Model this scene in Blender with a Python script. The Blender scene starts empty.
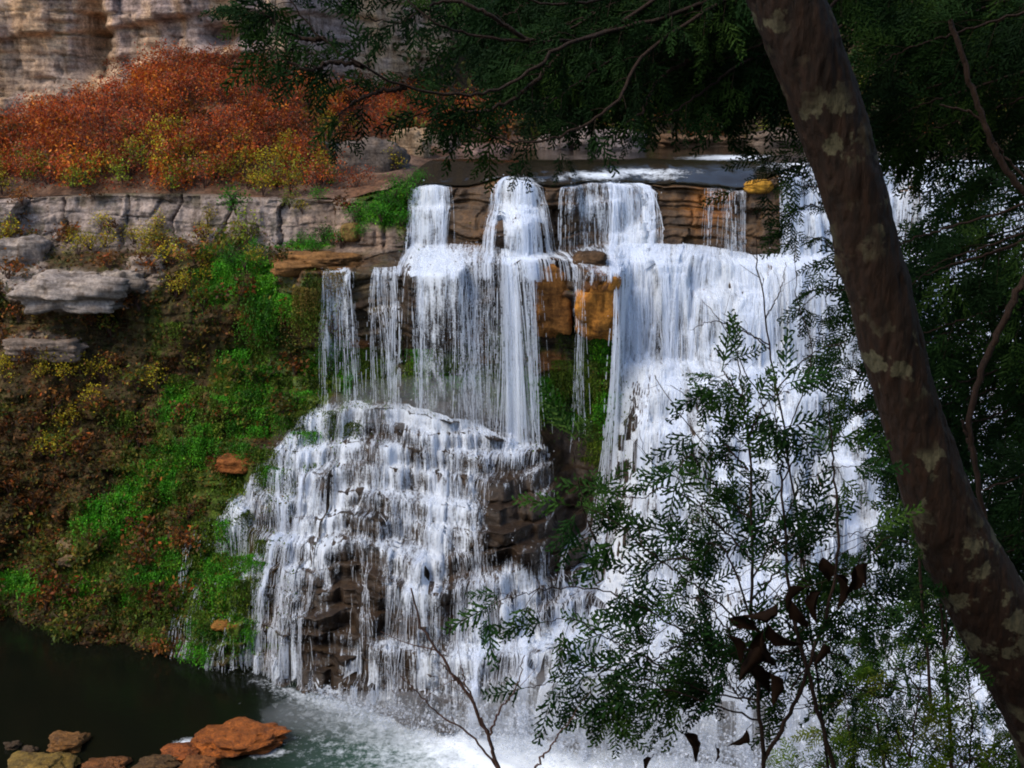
import bpy, math, random
import numpy as np
R = math.radians
rng = np.random.default_rng(7)
random.seed(7)

# ------------------------------------------------------------------ camera, sky, sun, exposure
scene = bpy.context.scene
CAM_H, PITCH, FPX, W, H = 20.0, R(14.0), 1098.0, 1024, 768
cd = bpy.data.cameras.new('camera'); cam = bpy.data.objects.new('camera', cd)
scene.collection.objects.link(cam); scene.camera = cam
cam.location = (0, 0, CAM_H); cam.rotation_euler = (R(90) - PITCH, 0, 0)
cd.sensor_width = 36; cd.lens = 36 * FPX / W; cd.clip_start = 0.05; cd.clip_end = 1500

SUN_EL, SUN_AZ = R(50), R(240)          # azimuth clockwise from +Y (the way the camera looks)
world = bpy.data.worlds.new('World'); scene.world = world; world.use_nodes = True
wn = world.node_tree; bg = wn.nodes['Background']
sky = wn.nodes.new('ShaderNodeTexSky'); sky.sky_type = 'NISHITA'; sky.sun_disc = False
sky.sun_elevation = SUN_EL; sky.sun_rotation = SUN_AZ
wn.links.new(sky.outputs[0], bg.inputs[0]); bg.inputs[1].default_value = 0.105
sl = bpy.data.lights.new('sun', 'SUN'); sl.energy = 1.5; sl.angle = R(30); sl.color = (1, .90, .74)
so = bpy.data.objects.new('sun', sl); scene.collection.objects.link(so)
sd = np.array([math.sin(SUN_AZ) * math.cos(SUN_EL), math.cos(SUN_AZ) * math.cos(SUN_EL), math.sin(SUN_EL)])
from mathutils import Vector, Matrix
so.rotation_euler = Vector(sd).to_track_quat('Z', 'Y').to_euler()
scene.view_settings.view_transform = 'Standard'; scene.view_settings.look = 'None'
scene.view_settings.exposure = 1.2; scene.view_settings.gamma = 1.0
scene.view_settings.use_curve_mapping = False
scene.cycles.use_denoising = True
scene.cycles.max_bounces = 6; scene.cycles.diffuse_bounces = 3; scene.cycles.glossy_bounces = 3
scene.cycles.transparent_max_bounces = 24; scene.cycles.transmission_bounces = 4
scene.cycles.filter_width = 1.9
cp, sp = math.cos(PITCH), math.sin(PITCH)

# ------------------------------------------------------------------ helpers
def at(px, py, Y):
    """world point seen at pixel (px,py) lying at distance Y in front of the camera"""
    dx = (np.asarray(px, float) - 512) / FPX; dz = -(np.asarray(py, float) - 384) / FPX
    wy = cp + sp * dz; wz = -sp + cp * dz
    return np.stack(np.broadcast_arrays(dx / wy * Y, np.asarray(Y, float), CAM_H + wz / wy * Y), -1)
def at_z(px, py, Z):
    dz = -(py - 384) / FPX
    return at(px, py, (Z - CAM_H) / ((-sp + cp * dz) / (cp + sp * dz)))
def proj(P):
    x, y, z = P[..., 0], P[..., 1], P[..., 2] - CAM_H
    fw = np.maximum(y * cp - z * sp, .01); up = y * sp + z * cp
    return 512 + FPX * x / fw, 384 - FPX * up / fw

def _hash(ix, iy, iz, s):
    h = (ix * 374761393 + iy * 668265263 + iz * 2147483647 + s * 974634721) & 0xFFFFFFFF
    h = ((h ^ (h >> 13)) * 1274126177) & 0xFFFFFFFF
    h = ((h ^ (h >> 16)) * 2246822519) & 0xFFFFFFFF
    return ((h ^ (h >> 15)) & 0xFFFFFF) / float(0xFFFFFF)
def rnd(ix, iy=0, iz=0, s=0):
    return _hash(np.asarray(ix, np.int64), np.asarray(iy, np.int64), np.asarray(iz, np.int64), s)
def vn(x, y, z, s=0):
    x, y, z = np.broadcast_arrays(x, y, z)
    fx, fy, fz = np.floor(x), np.floor(y), np.floor(z)
    u, v, w = x - fx, y - fy, z - fz
    u, v, w = [a * a * (3 - 2 * a) for a in (u, v, w)]
    ix, iy, iz = fx.astype(np.int64), fy.astype(np.int64), fz.astype(np.int64)
    r = 0
    for a in (0, 1):
        for b in (0, 1):
            for c in (0, 1):
                r = r + _hash(ix + a, iy + b, iz + c, s) * (u if a else 1 - u) * (v if b else 1 - v) * (w if c else 1 - w)
    return r * 2 - 1
def fbm(x, y, z, s=0, o=4):
    r, a, f = 0, .5, 1
    for k in range(o):
        r = r + a * vn(x * f, y * f, z * f, s + k); a *= .5; f *= 2.03
    return r
def ss(a, b, x):
    t = np.clip((x - a) / (b - a), 0, 1); return t * t * (3 - 2 * t)
def blob(gx, gy, cx, cy, rx, ry, ang=0):
    c, s = math.cos(R(ang)), math.sin(R(ang)); dx, dy = gx - cx, gy - cy
    a, b = (dx * c + dy * s) / rx, (-dx * s + dy * c) / ry
    return np.exp(-(a * a + b * b))

def mesh(name, V, F, mats=(), mi=None, col=None, smooth=True):
    """V (n,3), F (m,3|4) -> mesh data; col: per-vertex rgb"""
    V = np.ascontiguousarray(V, np.float32).reshape(-1, 3); F = np.ascontiguousarray(F, np.int32)
    m, k = F.shape
    me = bpy.data.meshes.new(name)
    me.vertices.add(len(V)); me.vertices.foreach_set('co', V.ravel())
    me.loops.add(m * k); me.loops.foreach_set('vertex_index', F.ravel())
    me.polygons.add(m); me.polygons.foreach_set('loop_start', np.arange(0, m * k, k, dtype=np.int32))
    if mi is not None: me.polygons.foreach_set('material_index', np.ascontiguousarray(mi, np.int32))
    me.polygons.foreach_set('use_smooth', np.full(m, smooth))
    for a in mats: me.materials.append(a)
    if col is not None:
        at_ = me.color_attributes.new('col', 'FLOAT_COLOR', 'POINT')
        c4 = np.ones((len(V), 4), np.float32); c4[:, :3] = col; at_.data.foreach_set('color', c4.ravel())
    me.update(calc_edges=True)
    return me
def link(name, data, parent=None, loc=None):
    o = bpy.data.objects.new(name, data); scene.collection.objects.link(o)
    if parent is not None: o.parent = parent
    if loc is not None: o.location = loc
    return o
def tag(o, label=None, cat=None, group=None, kind=None):
    if label: o['label'] = label
    if cat: o['category'] = cat
    if group: o['group'] = group
    if kind: o['kind'] = kind
    return o
def grid_faces(n, m):
    i = np.arange(n - 1)[:, None] * m + np.arange(m - 1)[None]
    return np.stack([i, i + m, i + m + 1, i + 1], -1).reshape(-1, 4)
def copy_thing(root, loc, rotz, scale, label=None, group=None):
    r = root.copy(); scene.collection.objects.link(r)
    r.location = loc; r.rotation_euler = (0, 0, rotz); r.scale = (scale,) * 3
    if label: r['label'] = label
    if group: r['group'] = group
    for ch in root.children:
        c = ch.copy(); scene.collection.objects.link(c); c.parent = r
    return r

class MB:
    """collects pieces into one mesh"""
    def __init__(s): s.V, s.F, s.C, s.n = [], [], [], 0
    def add(s, V, F, col=(1, 1, 1)):
        V = np.asarray(V, float).reshape(-1, 3); s.V.append(V); s.F.append(np.asarray(F) + s.n); s.n += len(V)
        c = np.empty((len(V), 3)); c[:] = col; s.C.append(c)
    def data(s, name, mats, smooth=True):
        return mesh(name, np.concatenate(s.V), np.concatenate(s.F), mats, None, np.concatenate(s.C), smooth)
    def tube(s, P, r, sides=6, col=(1, 1, 1), wob=0):
        P = np.asarray(P, float); n = len(P); r = np.broadcast_to(r, (n,)) if np.ndim(r) < 2 else r
        T = np.gradient(P, axis=0); T /= np.linalg.norm(T, axis=1)[:, None] + 1e-9
        ref = np.array([0, 1., 0]) if abs(T[:, 1]).mean() < .8 else np.array([1., 0, 0])
        A = np.cross(T, ref); A /= np.linalg.norm(A, axis=1)[:, None] + 1e-9; B = np.cross(T, A)
        th = np.linspace(0, 2 * np.pi, sides, endpoint=False)
        V = P[:, None] + r[:, None, None] * (A[:, None] * np.cos(th)[None, :, None] + B[:, None] * np.sin(th)[None, :, None])
        i = np.arange(n - 1)[:, None] * sides; j = np.arange(sides)[None]
        F = np.stack([i + j, i + (j + 1) % sides, i + sides + (j + 1) % sides, i + sides + j], -1).reshape(-1, 4)
        V = V.reshape(-1, 3)
        if wob: V = V + wob * np.stack([fbm(V[:, 0] / wob / 6, V[:, 1] / wob / 6, V[:, 2] / wob / 6, 60 + k, 2) for k in range(3)], -1)
        s.add(V, F, col)
def smooth_line(P, n=40, jit=0.0):
    """Catmull-Rom through control points"""
    P = np.asarray(P, float); Q = np.vstack([2 * P[0] - P[1], P, 2 * P[-1] - P[-2]])
    out = []
    t = np.linspace(0, len(P) - 1 - 1e-6, n)
    for a in t:
        i = int(a); f = a - i; p0, p1, p2, p3 = Q[i:i + 4]
        out.append(.5 * ((2 * p1) + (-p0 + p2) * f + (2 * p0 - 5 * p1 + 4 * p2 - p3) * f * f + (-p0 + 3 * p1 - 3 * p2 + p3) * f ** 3))
    out = np.array(out)
    if jit: out[1:-1] += rng.normal(0, jit, (n - 2, 3))
    return out

# ------------------------------------------------------------------ materials
def mat(name):
    m = bpy.data.materials.new(name); m.use_nodes = True
    return m, m.node_tree.nodes, m.node_tree.links, m.node_tree.nodes['Principled BSDF']
def noise_node(N, L, scale, detail=6, rough=.6, vec=None, stretch=None):
    t = N.new('ShaderNodeTexNoise'); t.inputs['Scale'].default_value = scale
    t.inputs['Detail'].default_value = detail; t.inputs['Roughness'].default_value = rough
    g = N.new('ShaderNodeNewGeometry'); src = g.outputs['Position']
    if stretch:
        mp = N.new('ShaderNodeMapping'); mp.inputs['Scale'].default_value = stretch
        L.new(src, mp.inputs[0]); src = mp.outputs[0]
    L.new(src, t.inputs['Vector']); return t
def ramp(N, L, src, stops):
    r = N.new('ShaderNodeValToRGB'); e = r.color_ramp.elements
    while len(e) < len(stops): e.new(.5)
    for q, (p, c) in zip(e, stops): q.position = p; q.color = (*c, 1) if len(c) == 3 else c
    L.new(src, r.inputs[0]); return r
def mix(N, L, mode, fac, a, b):
    m = N.new('ShaderNodeMix'); m.data_type = 'RGBA'; m.blend_type = mode
    for sock, v in ((m.inputs[0], fac), (m.inputs[6], a), (m.inputs[7], b)):
        if hasattr(v, 'links') or isinstance(v, bpy.types.NodeSocket): L.new(v, sock)
        else: sock.default_value = v if not isinstance(v, tuple) else (*v, 1)
    return m.outputs[2]

def rock_material(name, wet=False, scale=1.0, bump=.5):
    m, N, L, P = mat(name)
    a = N.new('ShaderNodeVertexColor'); a.layer_name = 'col'
    n1 = noise_node(N, L, 1.1 * scale, 8, .68); n2 = noise_node(N, L, 6.5 * scale, 6, .7)
    n3 = noise_node(N, L, 1.0, 5, .65, stretch=(.5 * scale, .5 * scale, 4.5 * scale))
    n4 = noise_node(N, L, 1.0, 5, .65, stretch=(3.2 * scale, 3.2 * scale, .35 * scale))
    r1 = ramp(N, L, n1.outputs[0], [(.28, (.35, .33, .31)), (.5, (1, 1, 1)), (.72, (1.5, 1.42, 1.3))])
    r2 = ramp(N, L, n2.outputs[0], [(.3, (.45, .43, .42)), (.55, (1.1, 1.1, 1.1)), (.75, (1.5, 1.5, 1.5))])
    r3 = ramp(N, L, n3.outputs[0], [(.33, (.5, .48, .47)), (.5, (1, 1, 1)), (.7, (1.25, 1.22, 1.2))])
    r4 = ramp(N, L, n4.outputs[0], [(.33, (.6, .55, .5)), (.5, (1, 1, 1)), (.7, (1.2, 1.2, 1.2))])
    c = a.outputs[0]
    for r in (r1, r2, r3, r4): c = mix(N, L, 'MULTIPLY', 1.0, c, r.outputs[0])
    L.new(c, P.inputs['Base Color'])
    P.inputs['Roughness'].default_value = .42 if wet else .85
    P.inputs['Specular IOR Level'].default_value = .3 if wet else .2
    b = N.new('ShaderNodeBump'); b.inputs['Strength'].default_value = bump; b.inputs['Distance'].default_value = .12
    ad = N.new('ShaderNodeMath'); ad.operation = 'ADD'; L.new(n2.outputs[0], ad.inputs[0]); L.new(n3.outputs[0], ad.inputs[1])
    L.new(ad.outputs[0], b.inputs['Height']); L.new(b.outputs[0], P.inputs['Normal'])
    return m
def leaf_material(name, trans=.35, rough=.6, var=.35, spec=.2):
    m, N, L, P = mat(name)
    a = N.new('ShaderNodeVertexColor'); a.layer_name = 'col'
    oi = N.new('ShaderNodeObjectInfo')
    hs = N.new('ShaderNodeHueSaturation'); L.new(a.outputs[0], hs.inputs['Color'])
    mr = N.new('ShaderNodeMapRange'); mr.inputs[3].default_value = 1 - var; mr.inputs[4].default_value = 1 + var
    L.new(oi.outputs['Random'], mr.inputs[0]); L.new(mr.outputs[0], hs.inputs['Value'])
    L.new(hs.outputs[0], P.inputs['Base Color']); P.inputs['Roughness'].default_value = rough
    P.inputs['Specular IOR Level'].default_value = spec
    tr = N.new('ShaderNodeBsdfTranslucent'); L.new(hs.outputs[0], tr.inputs[0])
    mx = N.new('ShaderNodeMixShader'); mx.inputs[0].default_value = trans
    L.new(P.outputs[0], mx.inputs[1]); L.new(tr.outputs[0], mx.inputs[2])
    L.new(mx.outputs[0], N['Material Output'].inputs[0])
    return m
def water_white(name):
    m, N, L, P = mat(name)
    P.inputs['Base Color'].default_value = (.84, .89, .98, 1); P.inputs['Roughness'].default_value = .5
    tr = N.new('ShaderNodeBsdfTranslucent'); tr.inputs[0].default_value = (.84, .89, .98, 1)
    mx = N.new('ShaderNodeMixShader'); mx.inputs[0].default_value = .4
    tp = N.new('ShaderNodeBsdfTransparent'); m2 = N.new('ShaderNodeMixShader'); m2.inputs[0].default_value = .5
    L.new(P.outputs[0], mx.inputs[1]); L.new(tr.outputs[0], mx.inputs[2]); L.new(tp.outputs[0], m2.inputs[1]); L.new(mx.outputs[0], m2.inputs[2]); L.new(m2.outputs[0], N['Material Output'].inputs[0])
    return m
def film_material(name):
    m, N, L, P = mat(name)
    a = N.new('ShaderNodeVertexColor'); a.layer_name = 'col'; sc = N.new('ShaderNodeSeparateColor'); L.new(a.outputs[0], sc.inputs[0])
    n1 = noise_node(N, L, 1, 4, .6, stretch=(5.5, 1.6, .5)); n2 = noise_node(N, L, 1, 4, .65, stretch=(19, 5, 1.5)); n3 = noise_node(N, L, 1.1, 3, .6); n4 = noise_node(N, L, 11, 3, .7)
    cur = sc.outputs[0]
    for n, k in ((n1, 1.5), (n2, 1.3), (n3, .9), (n4, .8)):
        q = N.new('ShaderNodeMath'); q.operation = 'SUBTRACT'; L.new(n.outputs[0], q.inputs[0]); q.inputs[1].default_value = .5
        w = N.new('ShaderNodeMath'); w.operation = 'MULTIPLY_ADD'; L.new(q.outputs[0], w.inputs[0]); w.inputs[1].default_value = k; L.new(cur, w.inputs[2]); cur = w.outputs[0]
    r = ramp(N, L, cur, [(.12, (0, 0, 0)), (.95, (1, 1, 1))]); r.color_ramp.interpolation = 'EASE'
    al = N.new('ShaderNodeMath'); al.operation = 'MULTIPLY'; L.new(r.outputs[0], al.inputs[0]); L.new(sc.outputs[1], al.inputs[1])
    P.inputs['Base Color'].default_value = (.82, .88, .98, 1); P.inputs['Roughness'].default_value = .45
    b = N.new('ShaderNodeBump'); b.inputs['Strength'].default_value = .6; b.inputs['Distance'].default_value = .10; L.new(cur, b.inputs['Height']); L.new(b.outputs[0], P.inputs['Normal'])
    tl = N.new('ShaderNodeBsdfTranslucent'); tl.inputs[0].default_value = (.82, .88, .98, 1)
    mx = N.new('ShaderNodeMixShader'); mx.inputs[0].default_value = .3; L.new(P.outputs[0], mx.inputs[1]); L.new(tl.outputs[0], mx.inputs[2])
    tp = N.new('ShaderNodeBsdfTransparent'); m2 = N.new('ShaderNodeMixShader')
    L.new(al.outputs[0], m2.inputs[0]); L.new(tp.outputs[0], m2.inputs[1]); L.new(mx.outputs[0], m2.inputs[2]); L.new(m2.outputs[0], N['Material Output'].inputs[0])
    return m
def bark_material(name, c1, c2, lichen=None, scale=1.0):
    m, N, L, P = mat(name)
    n1 = noise_node(N, L, 1, 8, .7, stretch=(28 * scale, 28 * scale, 7 * scale)); n2 = noise_node(N, L, 9 * scale, 6, .65)
    n5 = noise_node(N, L, 60 * scale, 4, .7)
    r = ramp(N, L, n1.outputs[0], [(.3, c1), (.7, c2)])
    c = r.outputs[0]
    if lichen:
        vo = N.new('ShaderNodeTexVoronoi'); vo.inputs['Scale'].default_value = 6.5; vo.feature = 'F1'
        g = N.new('ShaderNodeNewGeometry'); vadd = N.new('ShaderNodeVectorMath'); vadd.operation = 'MULTIPLY_ADD'
        nv = noise_node(N, L, 14, 4, .6)
        L.new(nv.outputs['Color'], vadd.inputs[0]); vadd.inputs[1].default_value = (.22, .22, .22); L.new(g.outputs['Position'], vadd.inputs[2])
        L.new(vadd.outputs[0], vo.inputs['Vector'])
        rl = ramp(N, L, vo.outputs['Distance'], [(.34, (1, 1, 1)), (.44, (0, 0, 0))])
        np_ = noise_node(N, L, 2.6, 3, .5); rp = ramp(N, L, np_.outputs[0], [(.44, (0, 0, 0)), (.54, (1, 1, 1))])
        f = mix(N, L, 'MULTIPLY', 1.0, rl.outputs[0], rp.outputs[0])
        rs = ramp(N, L, n5.outputs[0], [(.35, tuple(.55 * v for v in lichen)), (.65, lichen)])
        c = mix(N, L, 'MIX', f, c, rs.outputs[0])
    L.new(c, P.inputs['Base Color']); P.inputs['Roughness'].default_value = .8
    P.inputs['Specular IOR Level'].default_value = .25
    b = N.new('ShaderNodeBump'); b.inputs['Strength'].default_value = 1.0; b.inputs['Distance'].default_value = .02
    L.new(n1.outputs[0], b.inputs['Height']); L.new(b.outputs[0], P.inputs['Normal'])
    return m

M_ROCK = rock_material('cliff_rock', False, 1.0, .6)
M_WET = rock_material('wet_rock', True, 1.1, .6)
M_STONE = rock_material('pool_stone', True, 2.6, 1.0)
M_LEAF = leaf_material('leaves', var=.5)
M_NEEDLE = leaf_material('cedar_leaves', .3, .75, .1, .08)
M_WATER = water_white('falling_water')
M_FILM = film_material('water_film')
M_BARK = bark_material('lichen_bark', (.004, .0020, .0010), (.026, .010, .004), (.095, .085, .05))
M_TWIG = bark_material('twig_bark', (.010, .006, .004), (.042, .021, .014), None, 2)
M_PALETWIG = bark_material('pale_twig_bark', (.06, .03, .025), (.16, .09, .07), None, 2)

# ------------------------------------------------------------------ the falls and the lower cliff: one surface built from rock profiles
KT = {  # key line -> (px, py, distance)
 1: [(-250,205,51),(0,200,50),(100,195,49.5),(200,195,49),(270,199,48.5),(340,202,48),(385,196,46.8),(410,190,46.3),(430,187,46),(460,190,46.2),(490,182,45.6),(520,177,45),(548,184,45.8),(600,181,46),(640,181,46.3),(690,183,46),(750,188,45.6),(785,172,45.4),(850,163,46),(1024,166,46),(1300,166,46)],
 2: [(-250,250,50),(0,247,49),(100,242,48.5),(200,250,48),(280,247,47.5),(340,245,47),(400,246,45.6),(440,244,45.3),(500,247,44.5),(560,246,45.1),(620,243,45.2),(690,245,45.2),(750,255,45),(800,252,44.8),(1024,255,45),(1300,255,45)],
 3: [(-250,290,47.5),(0,285,46.6),(80,287,45.6),(130,284,46),(200,264,45.9),(250,262,45.0),(300,270,44.1),(340,274,43.5),(380,276,43.2),(430,270,43),(500,263,42.7),(560,263,42.8),(590,270,42.5),(612,275,42.6),(630,262,44),(680,256,44.2),(750,268,44),(820,262,43.6),(1024,270,44),(1300,270,44)],
 4: [(-250,350,46.5),(0,345,46),(80,342,45.9),(200,340,45.7),(290,348,45.3),(325,385,44.4),(345,393,44),(400,397,43.9),(450,402,43.8),(520,425,43.4),(570,425,43.6),(608,432,43.4),(640,350,43.1),(700,355,42.9),(760,360,42.6),(820,362,42.6),(1024,370,43),(1300,370,43)],
 5: [(-250,425,45),(0,422,44.5),(100,422,44.3),(200,424,44),(250,440,43.2),(300,425,42.9),(330,405,42.9),(380,408,42.6),(440,415,42.1),(500,442,41.3),(540,452,41.3),(570,490,42.3),(605,490,42.3),(645,395,41.7),(700,390,41.3),(760,395,41),(820,395,41),(1024,400,42),(1300,400,42)],
 6: [(-250,520,43.5),(0,522,42.8),(100,530,42.3),(180,532,41.3),(213,528,40.2),(260,533,39.6),(300,540,38.9),(350,545,38.3),(420,550,37.8),(500,560,37.5),(545,568,37.9),(600,590,38.3),(650,580,37.5),(760,580,37),(1024,580,38),(1300,580,38)],
}
K7 = [(-250,600),(0,616),(100,636),(180,652),(240,672),(300,692),(350,706),(420,722),(500,735),(580,745),(650,757),(760,766),(1024,770),(1300,770)]
DX = .07
TX = np.arange(-29, 31, DX); NC = len(TX)
keyY, keyZ = {}, {}
def interp_key(P):
    xs = P[:, 0]
    k = np.ones(9) / 9
    f = lambda v: np.convolve(np.pad(np.interp(TX, xs, v), 4, mode='edge'), k, 'valid')
    return f(P[:, 1]), f(P[:, 2])
for k, tb in KT.items():
    keyY[k], keyZ[k] = interp_key(at(*np.array(tb, float).T))
keyY[7], keyZ[7] = interp_key(np.array([at_z(a, b, 0.0) for a, b in K7])); keyZ[7][:] = 0
cb = np.cumsum(np.maximum(.5, 1.7 * (.5 + rnd(np.arange(200), 9)))); cbi = np.searchsorted(cb, TX + 29)
gxl, _ = proj(np.stack([TX, keyY[3], keyZ[3]], -1)); sm5 = lambda v: np.convolve(np.pad(v, 2, mode='edge'), np.ones(5) / 5, 'valid')
ml = ss(300, 330, gxl) * (1 - .5 * ss(610, 640, gxl))
keyY[1] += sm5((rnd(cbi, 4) - .5) * .8) * ss(390, 420, gxl); keyZ[1] += sm5((rnd(cbi, 5) - .5) * .45) * ss(390, 420, gxl) * (1 - ss(740, 780, gxl)); keyY[3] += sm5((rnd(cbi, 6) - .5) * 1.2) * ml; keyZ[3] += sm5((rnd(cbi, 7) - .5) * .35) * ml
keyY[0], keyZ[0] = keyY[1] + 5, keyZ[1] + .35
keyY[8], keyZ[8] = keyY[7] - 1.2, keyZ[7] - 2.6
seg = [16, 56, 40, 84, 36, 100, 110, 22]
tY, tZ, kidx, BED, BEDW = [], [], [0], [], []
c0 = np.arange(NC)
cell_a = np.cumsum(np.maximum(.35, .9 + .8 * (rnd(np.arange(400), 1) - .5)))  # widths of rock columns
colcell = np.searchsorted(cell_a, TX + 29 + .35 * vn(TX * 1.7, 0, 0, 2))
for q, n in enumerate(seg):
    a_y, a_z, b_y, b_z = keyY[q], keyZ[q], keyY[q + 1], keyZ[q + 1]
    s = np.linspace(0, 1, n, endpoint=(q == 7))[:, None]
    ys = zs = np.repeat(s, NC, 1)
    bed = np.zeros((n, NC)); bedw = np.zeros((n, NC))
    if q in (5, 6, 4):                      # level beds of rock that step out below one another
        gx5, _ = proj(np.stack([TX, .5 * (a_y + b_y), .5 * (a_z + b_z)], -1))
        hb = (.66 + .5 * ss(600, 650, gx5))[None]
        Yl, Zl = a_y + (b_y - a_y) * s, a_z + (b_z - a_z) * s
        ph = (14 - Zl + .035 * TX[None] + .30 * vn(TX[None] * .35, Zl * .3, 0, 12)) / hb
        ph = ph + .32 * vn(ph * .8, TX[None] * .1, 0, 14)
        fl = np.floor(ph); fr = ph - fl; e = .42 + .25 * rnd(fl.astype(int), 3, 3)
        pz = fl + .08 * fr + .92 * ss(e, 1.0, fr); py_s = fl + .1 * fr + .9 * ss(0, e + .06, fr)
        dy = (b_y - a_y) / np.maximum((a_z - b_z), .5) * hb
        wst = (ss(205, 250, gx5) * (1 - ss(560, 640, gx5)) * .96 + .30 * (1 - ss(205, 260, gx5)) + .5 * ss(620, 700, gx5))[None]
        if q == 4: wst = wst * ss(.2, .9, s)
        Yn = Yl + dy * (py_s - ph) * wst; Zn = Zl - hb * (pz - ph) * wst
        bed, bedw = fl, np.broadcast_to(wst, ph.shape)
    if q in (1, 3):                         # vertical faces: rounded brow, undercut below
        ys = s ** 1.0 * np.ones((1, NC)); zs = np.repeat(s, NC, 1)
    BED.append(bed); BEDW.append(bedw)
    if q in (4, 5, 6): tY.append(Yn); tZ.append(Zn)
    elif q == 3:
        und = np.sin(np.pi * np.clip(s * 1.15, 0, 1)) ** .8
        gx3, _ = proj(np.stack([TX, keyY[3], keyZ[3]], -1))
        rec = (.55 * ss(240, 300, gx3) * (1 - ss(600, 628, gx3)) + .1)[None]
        tY.append(a_y + (b_y - a_y) * ys + rec * und * ss(.42, .62, s)); tZ.append(a_z + (b_z - a_z) * zs)
    else:
        tY.append(a_y + (b_y - a_y) * ys); tZ.append(a_z + (b_z - a_z) * zs)
    kidx.append(kidx[-1] + n)
TYb = np.concatenate(tY).T; TZ = np.concatenate(tZ).T     # (NC, NT)
TZ = np.minimum.accumulate(TZ - np.arange(TZ.shape[1])[None] * 1e-4, 1)
NT = TZ.shape[1]; BED, BEDW = np.concatenate(BED).T, np.concatenate(BEDW).T
X2 = np.repeat(TX[:, None], NT, 1)
GX, GY = proj(np.stack([X2, TYb, TZ], -1))
# rock bedding: thin layers broken by joints, each block set in or out a little
def blocks(X, Z, h, w, s, amp, gap, wob=.35):
    zz = Z / h + wob * vn(X * .12, 0, Z * .1, s); lay = np.floor(zz); fz = zz - lay
    ww = w * (.6 + .9 * rnd(lay, 0, 0, s)); xx = X / ww + 7 * rnd(lay, 1, 0, s) + .1 * vn(X * 2, Z * 2, 0, s)
    ce = np.floor(xx); fx = xx - ce
    off = (rnd(lay, ce, 0, s + 1) - .5) * amp
    edge = np.minimum(np.minimum(fz, 1 - fz) * h, np.minimum(fx, 1 - fx) * ww)
    return off + gap * (1 - ss(0, .09, edge))
steep = ss(.25, .8, np.abs(np.gradient(TZ, axis=1)) / (np.abs(np.gradient(TZ, axis=1)) + np.abs(np.gradient(TYb, axis=1)) + 1e-6))
lump = fbm(X2 * .35, TYb * .35, TZ * .35, 3, 4) * 1.0 + fbm(X2 * 1.6, TYb * 1.6, TZ * 1.6, 9, 3) * .28
wx = X2 + .5 * vn(X2 * .7, TYb * .7, TZ * .7, 15) + .2 * vn(X2 * 2.1, TYb * 2, TZ * 2.1, 16); wz = TZ + .35 * vn(X2 * .6, TYb * .6, TZ * .6, 17)
bl = blocks(wx, wz, .95, 1.9, 21, .75, .22) + blocks(wx, wz, .42, 1.0, 31, .26, .08)
fallzone = ss(300, 345, GX) * ss(395, 420, GY)
fallm = fallzone * (1 - ss(600, 640, GX)); bl *= 1 - .72 * fallm; lump *= 1 - .35 * fallm
bl += fallzone * (1 - fallm) * (blocks(wx, wz + .2, 1.2, 1.7, 41, 1.1, .0) + .5 * fbm(X2 * .7, TYb * .7, TZ * .7, 18, 3)) 
dampen = np.ones(NT)[None] * 1.0
top = np.arange(NT) < kidx[1]
leftlow = (1 - ss(300, 360, GX)) * ss(255, 285, GY)
D = lump * (.55 + .75 * leftlow) + bl * (.35 + .65 * steep) * (1 - .45 * leftlow)
# the left wall: large joints of the grey band
bandm = (1 - ss(380, 410, GX)) * ss(190, 202, GY) * (1 - ss(243, 256, GY))
D = D * (1 - .85 * bandm) + bandm * (blocks(X2 + .25 * vn(X2 * .8, TZ * .8, 0, 5), TZ - .2 + .25 * rnd(np.floor(X2 / 3.1), 8), 2.7, 1.9, 77, 1.2, .55, .05) + .6 * blocks(X2 + .4 * vn(X2, TZ, 0, 6), TZ + .5 * vn(X2 * .5, 0, 0, 7), .8, 1.1, 76, .35, .12, .3) + .25 * vn(X2 * .9, TZ * .9, 0, 79) + .12 * fbm(X2 * 3, TZ * 3, 0, 80, 3))
D *= 1 - .75 * ss(440, 520, GX) * (1 - ss(540, 570, GX)) * 0
D *= 1 - .85 * ss(520, 600, GX) * ss(2.2, .3, TZ) - .4 * ss(250, 300, GX) * (1 - ss(520, 600, GX)) * ss(1.2, 0, TZ)
D[:, :kidx[1]] *= ss(0, 1, np.linspace(0, 1, kidx[1]))[None] * .4
wbed = .55 + 1.5 * rnd(BED, 2, 0, 5); xj = (X2 + .12 * vn(X2 * 3, BED * 3.3, 0, 61)) / wbed + 9 * rnd(BED, 4, 0, 5)
jag = .62 * rnd(np.floor(xj), BED, 0, 62) + .38 * rnd(np.floor(xj * 2.3), BED, 1, 63) - .5
jag = np.apply_along_axis(lambda v: np.convolve(np.pad(v, 1, mode='edge'), np.ones(3) / 3, 'valid'), 0, jag)
D += jag * 1.25 * BEDW * ss(190, 230, GX)
TY = TYb + D
# dark bulging bed on the right of the stepped mound
TY -= 1.1 * blob(GX, GY, 512, 515, 42, 52)
TY -= .7 * blob(GX, GY, 425, 560, 60, 40) + .5 * blob(GX, GY, 310, 600, 26, 50)
TY -= 1.0 * blob(GX, GY, 514, 226, 30, 15)          # rounded boss under the centre spout
TZd = TZ + .06 * fbm(X2 * 2.2, TYb * 2.2, TZ * 2, 44, 3)
TZd = np.minimum.accumulate(TZd - 1e-4, 1)
TZ = TZd
GX, GY = proj(np.stack([X2, TY, TZ], -1))

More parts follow.
